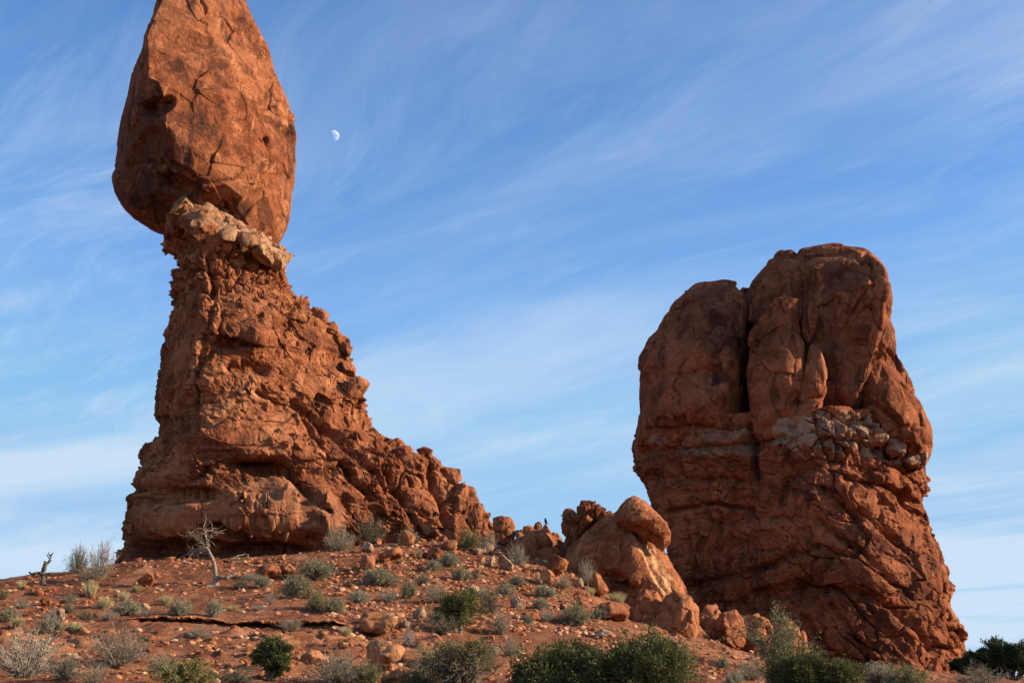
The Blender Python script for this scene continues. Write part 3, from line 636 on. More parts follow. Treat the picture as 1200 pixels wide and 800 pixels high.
    dome('slab', t, 161, [(347, 924), (349, 910), (358, 899), (375, 889), (400, 880), (440, 875), (469, 873), (490, 877), (505, 883), (514, 892)], [(347, 930), (352, 934), (375, 936), (400, 940), (430, 941), (460, 938), (480, 937), (498, 928), (508, 912), (514, 898)],
         92.2, [(347, .8), (514, .95)], 1.0, [(347, .45), (430, .5), (480, .45), (514, .2)], 2.2, 2.2, 260, 220, [([(884, 382), (900, 372), (902, 360)], 2.5, .25), ([(922, 500), (934, 470)], 3, .4)], [(922, 445, 10, 30, 8, .35), (930, 470, 7, 14, 0, -.45)], [([(885, 385), (930, 380), (935, 420), (885, 430)], .35)], rough=.8, bsize=(2, 2, 2.6))
    dome('block', t, 171, [(354, 944), (358, 939), (375, 937), (392, 939), (402, 944)], [(354, 950), (358, 957), (366, 960), (380, 958), (392, 955), (402, 950)], 91.9, .9, 2.2, .3, 2.4, 2.4, 120, 110, rough=.5, bsize=(1.2, 1.2, 1.5))
    dome('block', t, 181, [(402, 951), (415, 946), (440, 939), (465, 937), (485, 938), (498, 942)], [(402, 954), (412, 962), (430, 968), (455, 968), (480, 962), (498, 954)], 91.0, .9, 2.4, .45, 2.0, 2.0, 150, 130, [([(939, 470), (962, 466)], 2, .2)], [(953, 450, 7, 16, 0, .3)], rough=.5, bsize=(1.2, 1.2, 1.8))
    # pale lumps of the soft layer under the crown
    for i, (x0, x1, ya, yb, Y, ur) in enumerate(((905, 930, 488, 524, 92.3, .2), (927, 953, 490, 530, 91.5, .3), (946, 966, 482, 512, 91.8, .2), (958, 990, 483, 522, 91.4, .2), (988, 1012, 490, 520, 91.6, 0), (1008, 1042, 496, 524, 91.8, .2), (1036, 1064, 506, 536, 92.2, 0), (1058, 1084, 522, 550, 93.4, .1))):
        xm = (x0+x1)/2; h = yb-ya; w = (x1-x0)/2
        dome('pale_block', t, 200+9*i, [(ya, xm-1), (ya+.10*h, xm-.55*w), (ya+.3*h, xm-.9*w), (ya+.6*h, xm-w), (ya+.85*h, xm-.8*w), (yb, xm-.3*w)], [(ya, xm+1), (ya+.08*h, xm+.5*w), (ya+.3*h, xm+.95*w), (ya+.6*h, xm+w), (ya+.85*h, xm+.7*w), (yb, xm+.3*w)],
             Y, 1.0, 1.3, ur, 3.4, 3.4, 90, 80, rough=.7, bsize=(.9, .9, .8), fac=(.02, .11, .5), pale=[(x0-9, ya-9), (x1+9, ya-9), (x1+9, ya+.75*h), (x0-9, ya+.75*h)])
    return t

build_balanced_rock(); build_pedestal(); BUTTE = build_butte()

# ------------------------------------------------------------------ boulders
_ICO = {}
def ico(n):
    if n not in _ICO:
        bm = bmesh.new(); bmesh.ops.create_icosphere(bm, subdivisions=n, radius=1.0)
        _ICO[n] = (np.array([v.co[:] for v in bm.verts]), np.array([[v.index for v in f.verts] for f in bm.faces])); bm.free()
    return _ICO[n]
def rock_shape(seed, sub=4, cuts=9, soft=.05, rough=.08, keep=.55, boxy=0.0):
    """angular or rounded rock in a unit box: sphere trimmed by random planes, then worn"""
    rg = np.random.RandomState(seed); V, F = ico(sub); P = V.copy()
    if boxy: P = np.sign(P)*np.abs(P)**(1-boxy); P /= np.abs(P).max()
    for k in range(cuts):
        n = rg.normal(size=3); n /= np.linalg.norm(n); d = keep*.8+(.86-keep*.8)*rg.uniform()**.9
        h = P@n-d; h = np.where(h > 0, h, 0); P = P-n*(h*(1-soft))[:, None]
    q = P*1.0+seed*3.7
    P = P + V*(rough*fbm(q, .9, 3, seed) + rough*.45*fbm(q, .25, 3, seed+3))[:, None]
    P -= (P.max(0)+P.min(0))/2; P /= np.abs(P).max(0); return P, F
def boulder(name, x0, x1, y0, y1, Y, seed, label, mat=None, cat='boulder', depth=.9, sub=5, cuts=15, rough=.05, keep=.48, boxy=0.0, crack=.12, group=None, tilt=0.0, sink=.18):
    V, F = rock_shape(seed, sub, cuts, .05, rough, keep, boxy)
    if Y is None: p = hit((x0+x1)/2, y1); Y = p[1]
    a, b = at(x0, (y0+y1)/2, Y), at(x1, (y0+y1)/2, Y); top, bot = at((x0+x1)/2, y0, Y), at((x0+x1)/2, y1, Y)
    w = (b[0]-a[0])/2; h = (top[2]-bot[2])/2*(1+sink/2); c = (a+b)/2; c[2] = top[2]-h
    P = V*[w, w*depth, h]
    if tilt: P = P@rotY(tilt).T
    s = max(w, h)
    N = V/(np.linalg.norm(V, axis=1, keepdims=True)+1e-9)
    D = blocks(P+seed*7.0, (s*.9, s*.9, s*.8), seed+2, .3, .4, s, .10*s, .18*s, crack*s, .05, .04*s, .3)*.8 + .02*s*fbm(P+seed, s*.16, 3, seed+5)
    P = P+N*D[:, None]
    loc = np.array([c[0], c[1], c[2]-h]); P[:, 2] += h
    o = mesh_obj(name, P, F, mat or M_BLD, attrs={'pale': np.zeros(len(P)), 'varnish_shade': np.zeros(len(P))}); o.location = loc
    return tag(o, label, cat, group)

for i, (x0, x1, y0, y1, Y, tl, bx) in enumerate(((201, 232, 229, 262, 84.6, .5, .45), (222, 256, 240, 278, 84.3, .6, .45), (250, 284, 252, 286, 84.6, .4, .5), (276, 306, 268, 298, 85.2, .5, .5), (298, 326, 280, 308, 85.9, .5, .4), (312, 338, 290, 318, 86.8, .3, .4), (192, 216, 248, 276, 85.6, .2, .4))):
    o = boulder('pale_block', x0, x1, y0, y1, Y+.45, 620+i*7, None, M_TAN if i < 6 else M_PED, None, 1.2, 5, 16, .03, .46, .55, .10, None, tl, 0)
    o.parent = PEDESTAL; o.location = o.location-PEDESTAL.location
def build_outcrop():
    # leaning slab below the cap block, and the dark crag beside it
    def rock(name, label, seed, L, R, Yc, kf, ur, pl, pr, rows, nf, strokes, blobs, mat, bamp):
        P = loft(L, R, Yc, kf, .8, ur, pl, pr, rows, nf, 60); N = grid_normals(P); q = P.reshape(-1, 3)
        D = (.10+.12*(bamp > .5))*fbm(q, 2.6, 4, seed, .5) + bamp*blocks(q, (1.7, 1.3, .9), seed+2, .75, .45, 1.4, .5, .6, .40, .07, .20, .35) + bamp*.7*blocks(q, (.7, .6, .4), seed+3, .7, .4, .7, .22, .25, .16, .09, .1, .4) + .05*fbm(q, .4, 4, seed+4, .6)
        D = D.reshape(P.shape[:2]) + marks(P, N, strokes, blobs, 2.2, seed+5)
        base = P[-1].mean(0)
        pm = 0*D if name != 'leaning_slab' else poly_mask(P, [(732, 620), (744, 620), (768, 648), (786, 676), (800, 704), (782, 708), (764, 678), (748, 648)], seed+6, 5)  # paler colour paints in the bright sunlit stripe of the slab
        return tag(loft_obj(name, P, D, N, mat, attrs={'pale': pm, 'varnish_shade': 0*D}, loc=base), label, 'rock formation')
    rock('leaning_slab', 'big orange slab leaning down to the split boulder, with a smooth painted-in sunlit stripe, under the cap block', 301,
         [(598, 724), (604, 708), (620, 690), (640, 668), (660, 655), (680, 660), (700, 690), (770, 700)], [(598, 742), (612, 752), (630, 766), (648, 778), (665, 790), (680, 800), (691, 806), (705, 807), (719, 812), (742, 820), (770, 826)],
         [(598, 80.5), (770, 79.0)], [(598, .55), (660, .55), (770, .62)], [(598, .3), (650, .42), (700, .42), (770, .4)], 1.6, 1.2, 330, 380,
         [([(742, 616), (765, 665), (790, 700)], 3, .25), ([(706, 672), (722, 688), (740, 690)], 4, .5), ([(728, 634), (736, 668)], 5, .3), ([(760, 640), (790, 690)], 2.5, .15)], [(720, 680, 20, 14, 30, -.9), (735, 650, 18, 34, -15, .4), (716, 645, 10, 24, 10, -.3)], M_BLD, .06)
    rock('rough_crag', 'dark rough knobbly crag between the saddle knobs and the smooth cap block', 331,
         [(588, 684), (592, 676), (600, 664), (610, 660), (630, 655), (645, 640), (660, 628), (690, 620)], [(588, 690), (592, 698), (597, 711), (606, 716), (630, 722), (660, 730), (690, 735)],
         81.5, [(588, .9), (690, .7)], [(588, .3), (690, .2)], 2.0, 1.8, 240, 260, [([(640, 650), (662, 640), (690, 618)], 5, .9), ([(632, 668), (660, 655), (700, 640)], 4, .7), ([(690, 600), (705, 620)], 4, .5)], [(665, 640, 20, 8, -35, -.8)], M_BUT, 1.0)
    rock('cap_block', 'smooth rounded orange block perched on top of the leaning slab', 361, [(581, 742), (586, 733), (594, 725), (604, 720), (612, 722), (618, 734), (624, 745), (632, 755), (640, 767), (647, 775)], [(581, 746), (588, 758), (600, 771), (612, 783), (625, 788), (636, 786), (647, 777)],
         78.8, 1.0, [(581, .0), (647, .2)], 2.0, 1.8, 200, 220, [([(745, 618), (758, 622), (772, 634)], 2.5, .25)], [(766, 634, 12, 7, 25, -.35)], M_BLD, .05)
    boulder('split_boulder', 737, 782, 690, 744, 73.6, 23, 'squat left half of the split boulder at the foot of the leaning slab', depth=.9, cuts=8, keep=.68, rough=.06, boxy=.3, sub=6, crack=.10)
    boulder('split_boulder', 764, 822, 693, 750, 72.8, 31, 'taller sloping right half of the split boulder at the foot of the leaning slab', depth=.9, cuts=9, keep=.6, rough=.05, boxy=.15, sub=6, tilt=.25, crack=.03)
    boulder('boulder', 815, 846, 706, 748, 77.5, 44, 'pointed orange boulder with a dry tuft on top, right behind the split boulder', depth=1, cuts=8, sub=5)
    boulder('boulder', 837, 875, 716, 757, 76.6, 52, 'angular brown boulder with a grey flat top, between the pointed one and the round one', depth=1, cuts=10, sub=5, keep=.6, boxy=.2)
    boulder('boulder', 866, 905, 718, 750, 81.0, 63, 'low tan boulder lying behind the angular one, against the shaded butte foot', cuts=8, sub=5)
    boulder('boulder', 868, 904, 735, 770, 78.0, 75, 'round brown boulder in front of the row beside the split boulder', cuts=5, keep=.72, sub=5, rough=.06)
    boulder('boulder', 884, 938, 720, 775, 81.5, 86, 'large tan boulder behind the leafy shrub at the butte foot', cuts=7, keep=.66, sub=5)
    boulder('leaning_stone', 926, 950, 738, 782, 82.0, 97, 'thin orange stone leaning on the butte foot, lit on one edge', depth=.6, cuts=10, sub=4, tilt=.3)
    # rounded knobs along the saddle skyline
    for i, (x0, x1, y0, y1, lab) in enumerate(((578, 604, 604, 640, 'tall rounded knob at the end of the pedestal ridge'), (603, 632, 616, 648, 'wide round orange knob on the saddle skyline'), (624, 636, 611, 630, 'small ball-shaped knob between two saddle knobs'),
                                               (631, 648, 614, 642, 'knob on the saddle skyline with the black bird on top'), (636, 660, 622, 652, 'low dark knob against the rough crag'), (548, 566, 590, 622, 'knob with a small round head on the falling ridge'), (586, 668, 619, 676, 'broad smooth bedrock hump under the saddle knobs'))):
        boulder('rounded_rock', x0, x1, y0, y1, 84.5 if i not in (5, 6) else (86, 83.0)[i-5], 410+i*7, lab, M_BLD, 'rock', cuts=7, keep=.70, sub=5, rough=.10, group='rounded knobs along the saddle', sink=.4)
    # stacked blocks that stick out of the pedestal's broken edge
    for i, (x0, x1, y0, y1, Y, tl) in enumerate(((362, 384, 360, 384, 88.6, .5), (382, 396, 378, 392, 88.7, .3), (389, 404, 392, 408, 88.6, .5), (394, 413, 402, 418, 88.7, .35), (398, 417, 424, 442, 88.9, .3), (404, 429, 440, 474, 88.3, .6), (488, 506, 524, 542, 89.6, .3),
                                                 (496, 518, 532, 556, 89.3, .3), (514, 540, 548, 570, 89.4, .2), (520, 552, 566, 600, 89.0, .4), (452, 474, 512, 540, 88.8, .6))):
        labs = ('uppermost squarish block jutting from the pedestal edge', 'small round block just below the uppermost squarish one', 'flat block wedged in the pedestal edge above the pair of thin slabs', 'upper of the thin slabs jutting from the pedestal edge', 'lower of the thin slabs jutting from the pedestal edge',
                'long tilted block under the thin slabs of the pedestal edge', 'round head-like block on the ridge crest', 'lumpy block right under the head-like one', 'flat-topped overhanging block on the falling ridge', 'stout block carrying the flat-topped overhanging one', 'tilted slab where the pedestal edge turns into the low ridge')
        boulder('edge_block', x0, x1, y0, y1, Y, 520+i*5, labs[i], M_PED, 'rock', cuts=13, keep=.52, sub=5, rough=.06, boxy=.3, tilt=tl, sink=0, depth=1.1, group='blocks along the pedestal edge')
build_outcrop()

SPECIAL = [  # x0, x1, y0, y1, material, label
    (421, 466, 716, 741, 'O', 'angular orange block with a bright flat end, at the end of the thin ledge', dict(boxy=.45, cuts=5, keep=.75, depth=.8)),
    (429, 474, 750, 783, 'O', 'rounded tan-orange boulder below the angular block', dict(cuts=5, keep=.7)),
    (446, 478, 784, 806, 'O', 'pale boulder at the bottom edge under the tan-orange one', dict(cuts=6)),
    (352, 388, 761, 778, 'O', 'long low pinkish stone above the grey brush', dict(cuts=6)),
    (324, 346, 659, 676, 'B', 'smooth reddish round stone beside the dark weathered slab', dict(cuts=5, keep=.7)),
    (297, 330, 661, 678, 'B', 'weathered brown slab behind the grey brush near the bare white tree', dict(cuts=7)),
    (443, 471, 640, 657, 'B', 'dull red block lying in the upper rubble', dict(boxy=.3, cuts=6)),
    (466, 487, 622, 640, 'O', 'tilted orange block standing above the dull red one', dict(boxy=.3, cuts=7, tilt=.4)),
    (423, 438, 635, 647, 'P', 'cream stone among the upper rubble under the pedestal', dict(cuts=6)),
    (583, 603, 649, 668, 'P', 'largest cream white block on the slope under the saddle', dict(cuts=8, boxy=.2)),
    (563, 578, 634, 649, 'P', 'grey pointed slab leaning beside the olive grass', dict(cuts=8, tilt=.5, depth=.6)),
    (573, 580, 650, 664, 'P', 'narrow cream stone standing next to the largest white block', dict(cuts=7)),
    (552, 567, 642, 650, 'P', 'thin cream slab lying in front of the grey pointed one', dict(cuts=8)),
    (483, 500, 710, 726, 'P', 'cream white stone near the end of the thin ledge', dict(cuts=7)),
    (466, 480, 726, 738, 'P', 'small cream stone right of the angular orange block', dict(cuts=7)),
    (597, 617, 699, 714, 'P', 'grey slab with a shaded face in the middle of the slope', dict(cuts=8, tilt=.4, depth=.7)),
    (632, 650, 667, 686, 'O', 'round orange stone below the saddle hump', dict(cuts=5)),
    (640, 664, 650, 676, 'B', 'orange block leaning under the dark crag', dict(cuts=7, tilt=.4)),
    (673, 684, 677, 690, 'P', 'white stone shining beside the grey shrub under the crag', dict(cuts=7)),
    (672, 692, 690, 710, 'B', 'red angular stone under the shining white one', dict(cuts=8)),
    (690, 714, 672, 700, 'B', 'rust block against the foot of the leaning slab', dict(cuts=8)),
    (693, 738, 704, 726, 'B', 'dark red low boulder left against the split boulder', dict(cuts=6)),
    (545, 562, 684, 694, 'P', 'flat whitish stone above the small juniper', dict(cuts=7)),
    (162, 182, 671, 687, 'B', 'dark red lump on the bare soil below the pedestal', dict(cuts=6)),
    (65, 77, 712, 726, 'P', 'pinkish white stone between grey tufts on the left slope', dict(cuts=7)),
    (165, 176, 706, 716, 'P', 'pinkish stone right of the pale yellow grass', dict(cuts=6)),
    (573, 587, 756, 768, 'P', 'white-edged flat stone at the foot of the large olive brush', dict(cuts=8)),
    (700, 722, 736, 747, 'P', 'cream flat stone on the bench above the large juniper', dict(cuts=7, boxy=.2)),
    (40, 52, 688, 698, 'B', 'pink stone below the twisted snag', dict(cuts=6)),
    (46, 60, 700, 710, 'B', 'red stone in the grass below the pink one', dict(cuts=6)),
    (420, 440, 650, 668, 'B', 'red stone in the upper rubble beside the grey brush', dict(cuts=8)),
    (500, 520, 640, 656, 'B', 'red tilted stone in the rubble under the ridge crest', dict(cuts=8, tilt=.3)),
    (520, 536, 632, 645, 'O', 'pale orange stone at the ridge foot beside the olive grass', dict(cuts=8)),
    (655, 672, 705, 716, 'O', 'orange flat stone left of the grey-green grass mound', dict(cuts=8)),
    (610, 634, 716, 728, 'B', 'low red stone in the middle of the slope', dict(cuts=8)),
    (785, 800, 752, 760, 'P', 'long cream stone on the bench under the split boulder', dict(cuts=8)),
    (740, 762, 749, 757, 'P', 'row-end cream stone on the bench left of the long one', dict(cuts=8)),
    (1008, 1045, 780, 790, 'O', 'long low tan stone at the butte foot beside the bottom juniper', dict(cuts=7)),
]
for i, (x0, x1, y0, y1, mk, lab, kw) in enumerate(SPECIAL):
    boulder('boulder' if x1-x0 > 24 else 'stone', x0, x1, y0, y1, None, 700+i*11, lab, {'O': M_ORG, 'B': M_BLD, 'P': M_PAL}[mk], 'boulder' if x1-x0 > 24 else 'stone', sub=4, **kw)

def build_ledge():
    """thin overhanging bed of rock that crosses the left slope"""
    xs = np.linspace(-27.5, -4.7, 700); yl = ledge_y(xs)
    zt = ground(xs, yl+1.2) ; k = np.ones(141)/141; zt = np.convolve(np.pad(zt, 70, 'edge'), k, 'valid')-.03-.22*(1-np.clip(ledge_w(xs)*2.2, 0, 1))
    q = np.stack([xs, 0*xs, 0*xs], -1)
    fr = yl - .10 + .30*_perlin(q/.7, 81) + .10*np.sign(_perlin(q/1.3, 82))
    th = .06+.05*_perlin(q/2.0, 83)+.02*np.sign(_perlin(q/.35, 84))
    lw = np.clip(ledge_w(xs)*1.5, 0.02, 1)
    rows = [np.stack([xs, fr+1.7, zt-.25], -1), np.stack([xs, fr+1.2, zt+.01], -1), np.stack([xs, fr+.45, zt+.015], -1), np.stack([xs, fr+.06, zt+.005], -1), np.stack([xs, fr, zt-.03], -1), np.stack([xs, fr+.01, zt-th*lw], -1), np.stack([xs, fr+.10, zt-th*lw-.03], -1), np.stack([xs, fr+1.0, zt-th*lw-.06], -1), np.stack([xs, fr+1.7, zt-.5], -1)]
    V = np.concatenate(rows); n = len(rows); m = len(xs); I = np.arange(n*m).reshape(n, m)
    V[:, 2] += .06*fbm(V*[1, .3, 0], .6, 3, 85); V[:, 1] += .08*fbm(V, .3, 3, 86)
    F = np.stack([I[:-1, :-1], I[1:, :-1], I[1:, 1:], I[:-1, 1:]], -1).reshape(-1, 4)
    o = mesh_obj('rock_ledge', V, F, M_LED, smooth=False, attrs={'pale': np.zeros(len(V)), 'varnish_shade': np.zeros(len(V))}, loc=V.mean(0))
    tag(o, 'long thin bed of red rock overhanging the lower slope', 'rock ledge')
build_ledge()

# ------------------------------------------------------------------ loose stones
RG = np.random.RandomState(5)
PROTO_STONES = {}
for mk, mt in (('B', M_BLD), ('O', M_ORG), ('P', M_PAL)):
    PROTO_STONES[mk] = []
    for k in range(6):
        V, F = rock_shape(900+k*13+ord(mk), 3, 10, .05, .06, .45, .1*(k % 3))
        sc = np.array([(1, .8, .7), (1, .7, .5), (1, .9, .9), (1, .6, .8), (1, .8, .35), (1, 1, .6)][k])
        PROTO_STONES[mk].append(mesh_obj('stone', V*sc, F, mt, attrs={'pale': np.zeros(len(V)), 'varnish_shade': np.zeros(len(V))}, smooth=False, link=False))
SHAPE = ('chunky', 'slabby', 'roundish', 'narrow', 'flat', 'squat')
ZONES = [  # polygon box x0,x1,y0,y1, count, size range px, weights B,O,P, where
    (400, 520, 628, 668, 42, (4, 13), (.74, .20, .06), 'in the rubble under the pedestal edge'),
    (395, 560, 660, 712, 36, (3, 9), (.72, .22, .06), 'on the slope above the small juniper'),
    (520, 640, 640, 700, 38, (3, 11), (.64, .22, .14), 'below the saddle knobs'),
    (590, 700, 690, 742, 34, (3, 10), (.66, .24, .10), 'on the slope above the large juniper'),
    (680, 830, 742, 762, 20, (3, 9), (.35, .45, .20), 'on the bench under the split boulder'),
    (155, 335, 652, 668, 30, (4, 12), (.45, .50, .05), 'along the pedestal foot by the bare white tree'),
    (20, 130, 684, 728, 14, (3, 8), (.78, .18, .04), 'below the skyline snag'),
    (150, 345, 750, 782, 28, (5, 17), (.35, .62, .03), 'on the broken bedrock left of the small upright juniper'),
    (345, 470, 738, 790, 16, (4, 12), (.4, .55, .05), 'on the bedrock beside the tan-orange boulder'),
    (305, 425, 727, 733, 16, (3, 7), (.2, .5, .3), 'lined up along the thin ledge'),
    (830, 900, 755, 798, 16, (3, 9), (.4, .5, .1), 'below the round brown boulder'),
    (1010, 1120, 778, 796, 6, (3, 8), (.6, .4, 0), 'at the foot of the butte')]
COLN = {'B': 'red', 'O': 'tan orange', 'P': 'cream'}
for x0, x1, y0, y1, cnt, (s0, s1), wts, where in ZONES:
    for _ in range(cnt):
        px, py = RG.uniform(x0, x1), RG.uniform(y0, y1)
        p = hit(px, py); s = s0+(s1-s0)*RG.uniform()**2.2; sz = s*p[1]/FPX/2*1.15
        mk = 'BOP'[RG.choice(3, p=wts)]; k = RG.randint(6)
        src = PROTO_STONES[mk][k]; o = src.copy(); COL.objects.link(o)
        o.location = (p[0], p[1], p[2]+sz*RG.uniform(-.1, .3)); o.scale = (sz, sz, sz)
        o.rotation_euler = (RG.uniform(-.3, .3), RG.uniform(-.3, .3), RG.uniform(0, 6.28))
        size = 'tiny' if s < 4.5 else 'small' if s < 7 else 'medium' if s < 10 else 'larger'
        tag(o, f'{size} {SHAPE[k]} {COLN[mk]} stone {where}', 'stone', f'loose stones {where}')
def build_rubble():
    V0, F0 = ico(1); Vs, Fs, base = [], [], 0
    variants = [rock_shape(1500+k, 1, 6, .05, .05, .5)[0] for k in range(10)]
    boxes = [(380, 720, 620, 745, 12500), (140, 420, 640, 725, 1500), (0, 140, 660, 730, 900), (0, 470, 735, 800, 2600), (680, 900, 735, 800, 2600), (480, 620, 740, 800, 700), (150, 330, 648, 664, 400), (1000, 1130, 775, 800, 200)]
    Yg = np.arange(26, 96, .2)
    px = np.concatenate([RG.uniform(a, b, n) for a, b, c, d, n in boxes]); py = np.concatenate([RG.uniform(c, d, n) for a, b, c, d, n in boxes])
    # meet the ground by marching all rays together
    Ph = np.zeros((len(px), 3)); done = np.zeros(len(px), bool)
    for Y in np.arange(28, 92, .25):
        todo = np.nonzero(~done)[0]
        if not len(todo): break
        P = at(px[todo], py[todo], np.full(len(todo), Y)); g = ground_base(P[:, 0], P[:, 1]); h = P[:, 2] < g
        Ph[todo[h]] = P[h]; done[todo[h]] = True
    Ph = Ph[done]; cl = fbm(Ph*[1, 1, 0], 3.0, 3, 19)+.6*fbm(Ph*[1, 1, 0], .9, 2, 20); Ph = Ph[cl > RG.uniform(-.75, .55, len(Ph))]; Ph[:, 2] = ground(Ph[:, 0], Ph[:, 1])
    s = (.035+.17*RG.uniform(size=len(Ph))**3.2)*(.6+.4*Ph[:, 1]/70)
    for i, p in enumerate(Ph):
        a = RG.uniform(0, 6.28); c, n = math.cos(a), math.sin(a); v = variants[i % 10]*[1, .8, .6]*s[i]
        Vs.append(np.stack([v[:, 0]*c-v[:, 1]*n+p[0], v[:, 0]*n+v[:, 1]*c+p[1], v[:, 2]+p[2]+s[i]*.05], -1)); Fs.append(F0+base); base += len(v)
    V = np.concatenate(Vs); o = mesh_obj('rubble', V, np.concatenate(Fs), M_RUB, smooth=False)
    tag(o, 'fine red and tan rubble strewn over the whole slope', 'rubble', kind='stuff')
def rubble_mat():
    m, T, b = principled('mixed_rubble'); geo = T.add('ShaderNodeNewGeometry')
    r = geo.outputs['Random Per Island']
    ramp = T.add('ShaderNodeValToRGB', ins={0: r}); e = ramp.color_ramp.elements
    e[0].color = (0.20, 0.068, 0.033, 1); e[1].color = (0.46, 0.32, 0.22, 1); e[1].position = 1.0
    for ps, cc in ((.45, (0.34, 0.125, 0.058, 1)), (.75, (0.44, 0.20, 0.098, 1)), (.92, (0.50, 0.29, 0.17, 1))):
        x = e.new(ps); x.color = cc
    T.l.new(ramp.outputs[0], b.inputs['Base Color'])
    T.l.new(T.add('ShaderNodeBump', ins={'Strength': .6, 'Distance': .05, 'Height': T.noise(geo.outputs['Position'], 30, 4)}).outputs[0], b.inputs['Normal'])
    return m
M_RUB = rubble_mat(); build_rubble()

# ------------------------------------------------------------------ plants
def tubes(S, sides=4):
    """S: list of (polyline (k,3), radii (k,)) -> verts, faces"""
    Vs, Fs, b = [], [], 0
    for pts, r in S:
        pts = np.asarray(pts, float); r = np.asarray(r, float); k = len(pts)
        t = np.gradient(pts, axis=0); t /= np.linalg.norm(t, axis=1, keepdims=True)+1e-9
        ref = np.where(np.abs(t[:, 2:3]) < .9, np.array([[0, 0, 1.]]), np.array([[1., 0, 0]]))
        u = np.cross(t, ref); u /= np.linalg.norm(u, axis=1, keepdims=True)+1e-9; v = np.cross(t, u)
        a = np.arange(sides)*2*math.pi/sides
        ring = pts[:, None]+r[:, None, None]*(np.cos(a)[None, :, None]*u[:, None]+np.sin(a)[None, :, None]*v[:, None])
        Vs.append(ring.reshape(-1, 3)); I = np.arange(k*sides).reshape(k, sides)+b; J = np.roll(I, -1, 1)
        Fs.append(np.stack([I[:-1], J[:-1], J[1:], I[1:]], -1).reshape(-1, 4)); b += k*sides
    return np.concatenate(Vs), np.concatenate(Fs)
def wander(rg, p, d, length, n, bend, droop=0.0):
    pts = [np.array(p, float)]; d = np.array(d, float); d /= np.linalg.norm(d)
    for _ in range(n):
        d = d+rg.normal(size=3)*bend+np.array([0, 0, -droop]); d /= np.linalg.norm(d); pts.append(pts[-1]+d*length/n)
    return np.array(pts), d
def leaves(C, Dn, ln, wd, rg):
    """little pointed leaf blades at C along Dn"""
    n = len(C); s = np.cross(Dn, rg.normal(size=(n, 3))); s /= np.linalg.norm(s, axis=1, keepdims=True)+1e-9
    ln = np.broadcast_to(ln, n)[:, None]; wd = np.broadcast_to(wd, n)[:, None]
    V = np.stack([C, C+Dn*ln*.5+s*wd, C+Dn*ln, C+Dn*ln*.5-s*wd], 1).reshape(-1, 3)
    return V, np.arange(4*n).reshape(n, 4)
def unit(v): return v/(np.linalg.norm(v, axis=-1, keepdims=True)+1e-9)
def brush_mesh(seed, stems=70, leafy=900, spread=1.0, up=.9, twig=.014, mat_t=None, mat_l=None, leaf=(.05, .010), name='brush', sub=5):
    """wiry desert shrub in a unit half-width, unit height space; returns (twig mesh obj, leaf mesh obj)"""
    rg = np.random.RandomState(seed); S = []; tips = []
    for _ in range(stems):
        a = rg.uniform(0, 6.28); o = rg.uniform(0, 1)**.6*spread
        d = np.array([math.cos(a)*o, math.sin(a)*o, up*(1.15-.55*o)]); L = rg.uniform(.65, 1.05)
        pts, dd = wander(rg, (math.cos(a)*.10*o, math.sin(a)*.10*o, -.06), d, L, 5, .16)
        S.append((pts, np.linspace(twig, twig*.4, 6)))
        for k in range(sub):
            i = rg.randint(2, 6); q, d2 = wander(rg, pts[i-1]+(pts[i]-pts[i-1])*rg.uniform(), unit(pts[i]-pts[i-1])+rg.normal(size=3)*.55, rg.uniform(.15, .38), 3, .2)
            S.append((q, np.linspace(twig*.5, twig*.2, 4))); tips.append(q)
    V, F = tubes(S, 3); tw = mesh_obj('twigs', V, F, mat_t, link=False)
    lf = None
    if leafy:
        T = np.concatenate(tips); C = T[rg.randint(len(T), size=leafy)]+rg.normal(size=(leafy, 3))*.03
        Dn = unit(rg.normal(size=(leafy, 3))+np.array([0, 0, .5])+unit(C)*.6)
        Vl, Fl = leaves(C, Dn, leaf[0]*rg.uniform(.6, 1.4, leafy), leaf[1], rg); lf = mesh_obj('leaves', Vl, Fl, mat_l, smooth=False, link=False)
    return tw, lf
def tuft_mesh(seed, n=420, mat=None, spread=.75):
    rg = np.random.RandomState(seed); S = []
    Vs, Fs, b = [], [], 0
    for _ in range(n):
        a = rg.uniform(0, 6.28); o = rg.uniform(0, 1)**.7; d = np.array([math.cos(a)*o*spread, math.sin(a)*o*spread, 1.0]); L = rg.uniform(.55, 1.05)
        pts, _ = wander(rg, (math.cos(a)*.25*o, math.sin(a)*.25*o, -.05), d, L, 3, .08, .05)
        s = unit(np.cross(d, rg.normal(size=3))); w = np.array([.013, .011, .008, .001])[:, None]
        Vs.append(np.stack([pts-s*w, pts+s*w], 1).reshape(-1, 3)); I = np.arange(8).reshape(4, 2)+b
        Fs.append(np.stack([I[:-1, 0], I[:-1, 1], I[1:, 1], I[1:, 0]], -1)); b += 8
    return mesh_obj('grass_tuft', np.concatenate(Vs), np.concatenate(Fs), mat, smooth=False, link=False)
PROTO = {
    'bare': [brush_mesh(11+k, 90, 900, 1.0, .95, .013, M_TWIG, M_SAGE, (.05, .012)) for k in range(3)],
    'sage': [brush_mesh(31+k, 70, 5600, 1.0, .9, .012, M_TWIG, M_SAGE, (.085, .018)) for k in range(3)],
    'dark': [brush_mesh(51+k, 80, 2400, 1.0, .9, .014, M_DTWIG, M_SAGE, (.05, .012)) for k in range(2)],
    'olive': [brush_mesh(71+k, 60, 4600, 1.0, .95, .012, M_TWIG, M_OLIVE, (.09, .016)) for k in range(3)],
    'spiky': [brush_mesh(91+k, 46, 250, .8, 1.0, .015, M_TWIG, M_SAGE, (.05, .012), sub=7) for k in range(2)],
    'grass': [(tuft_mesh(111+k, 420, M_GRASS), None) for k in range(3)],
}
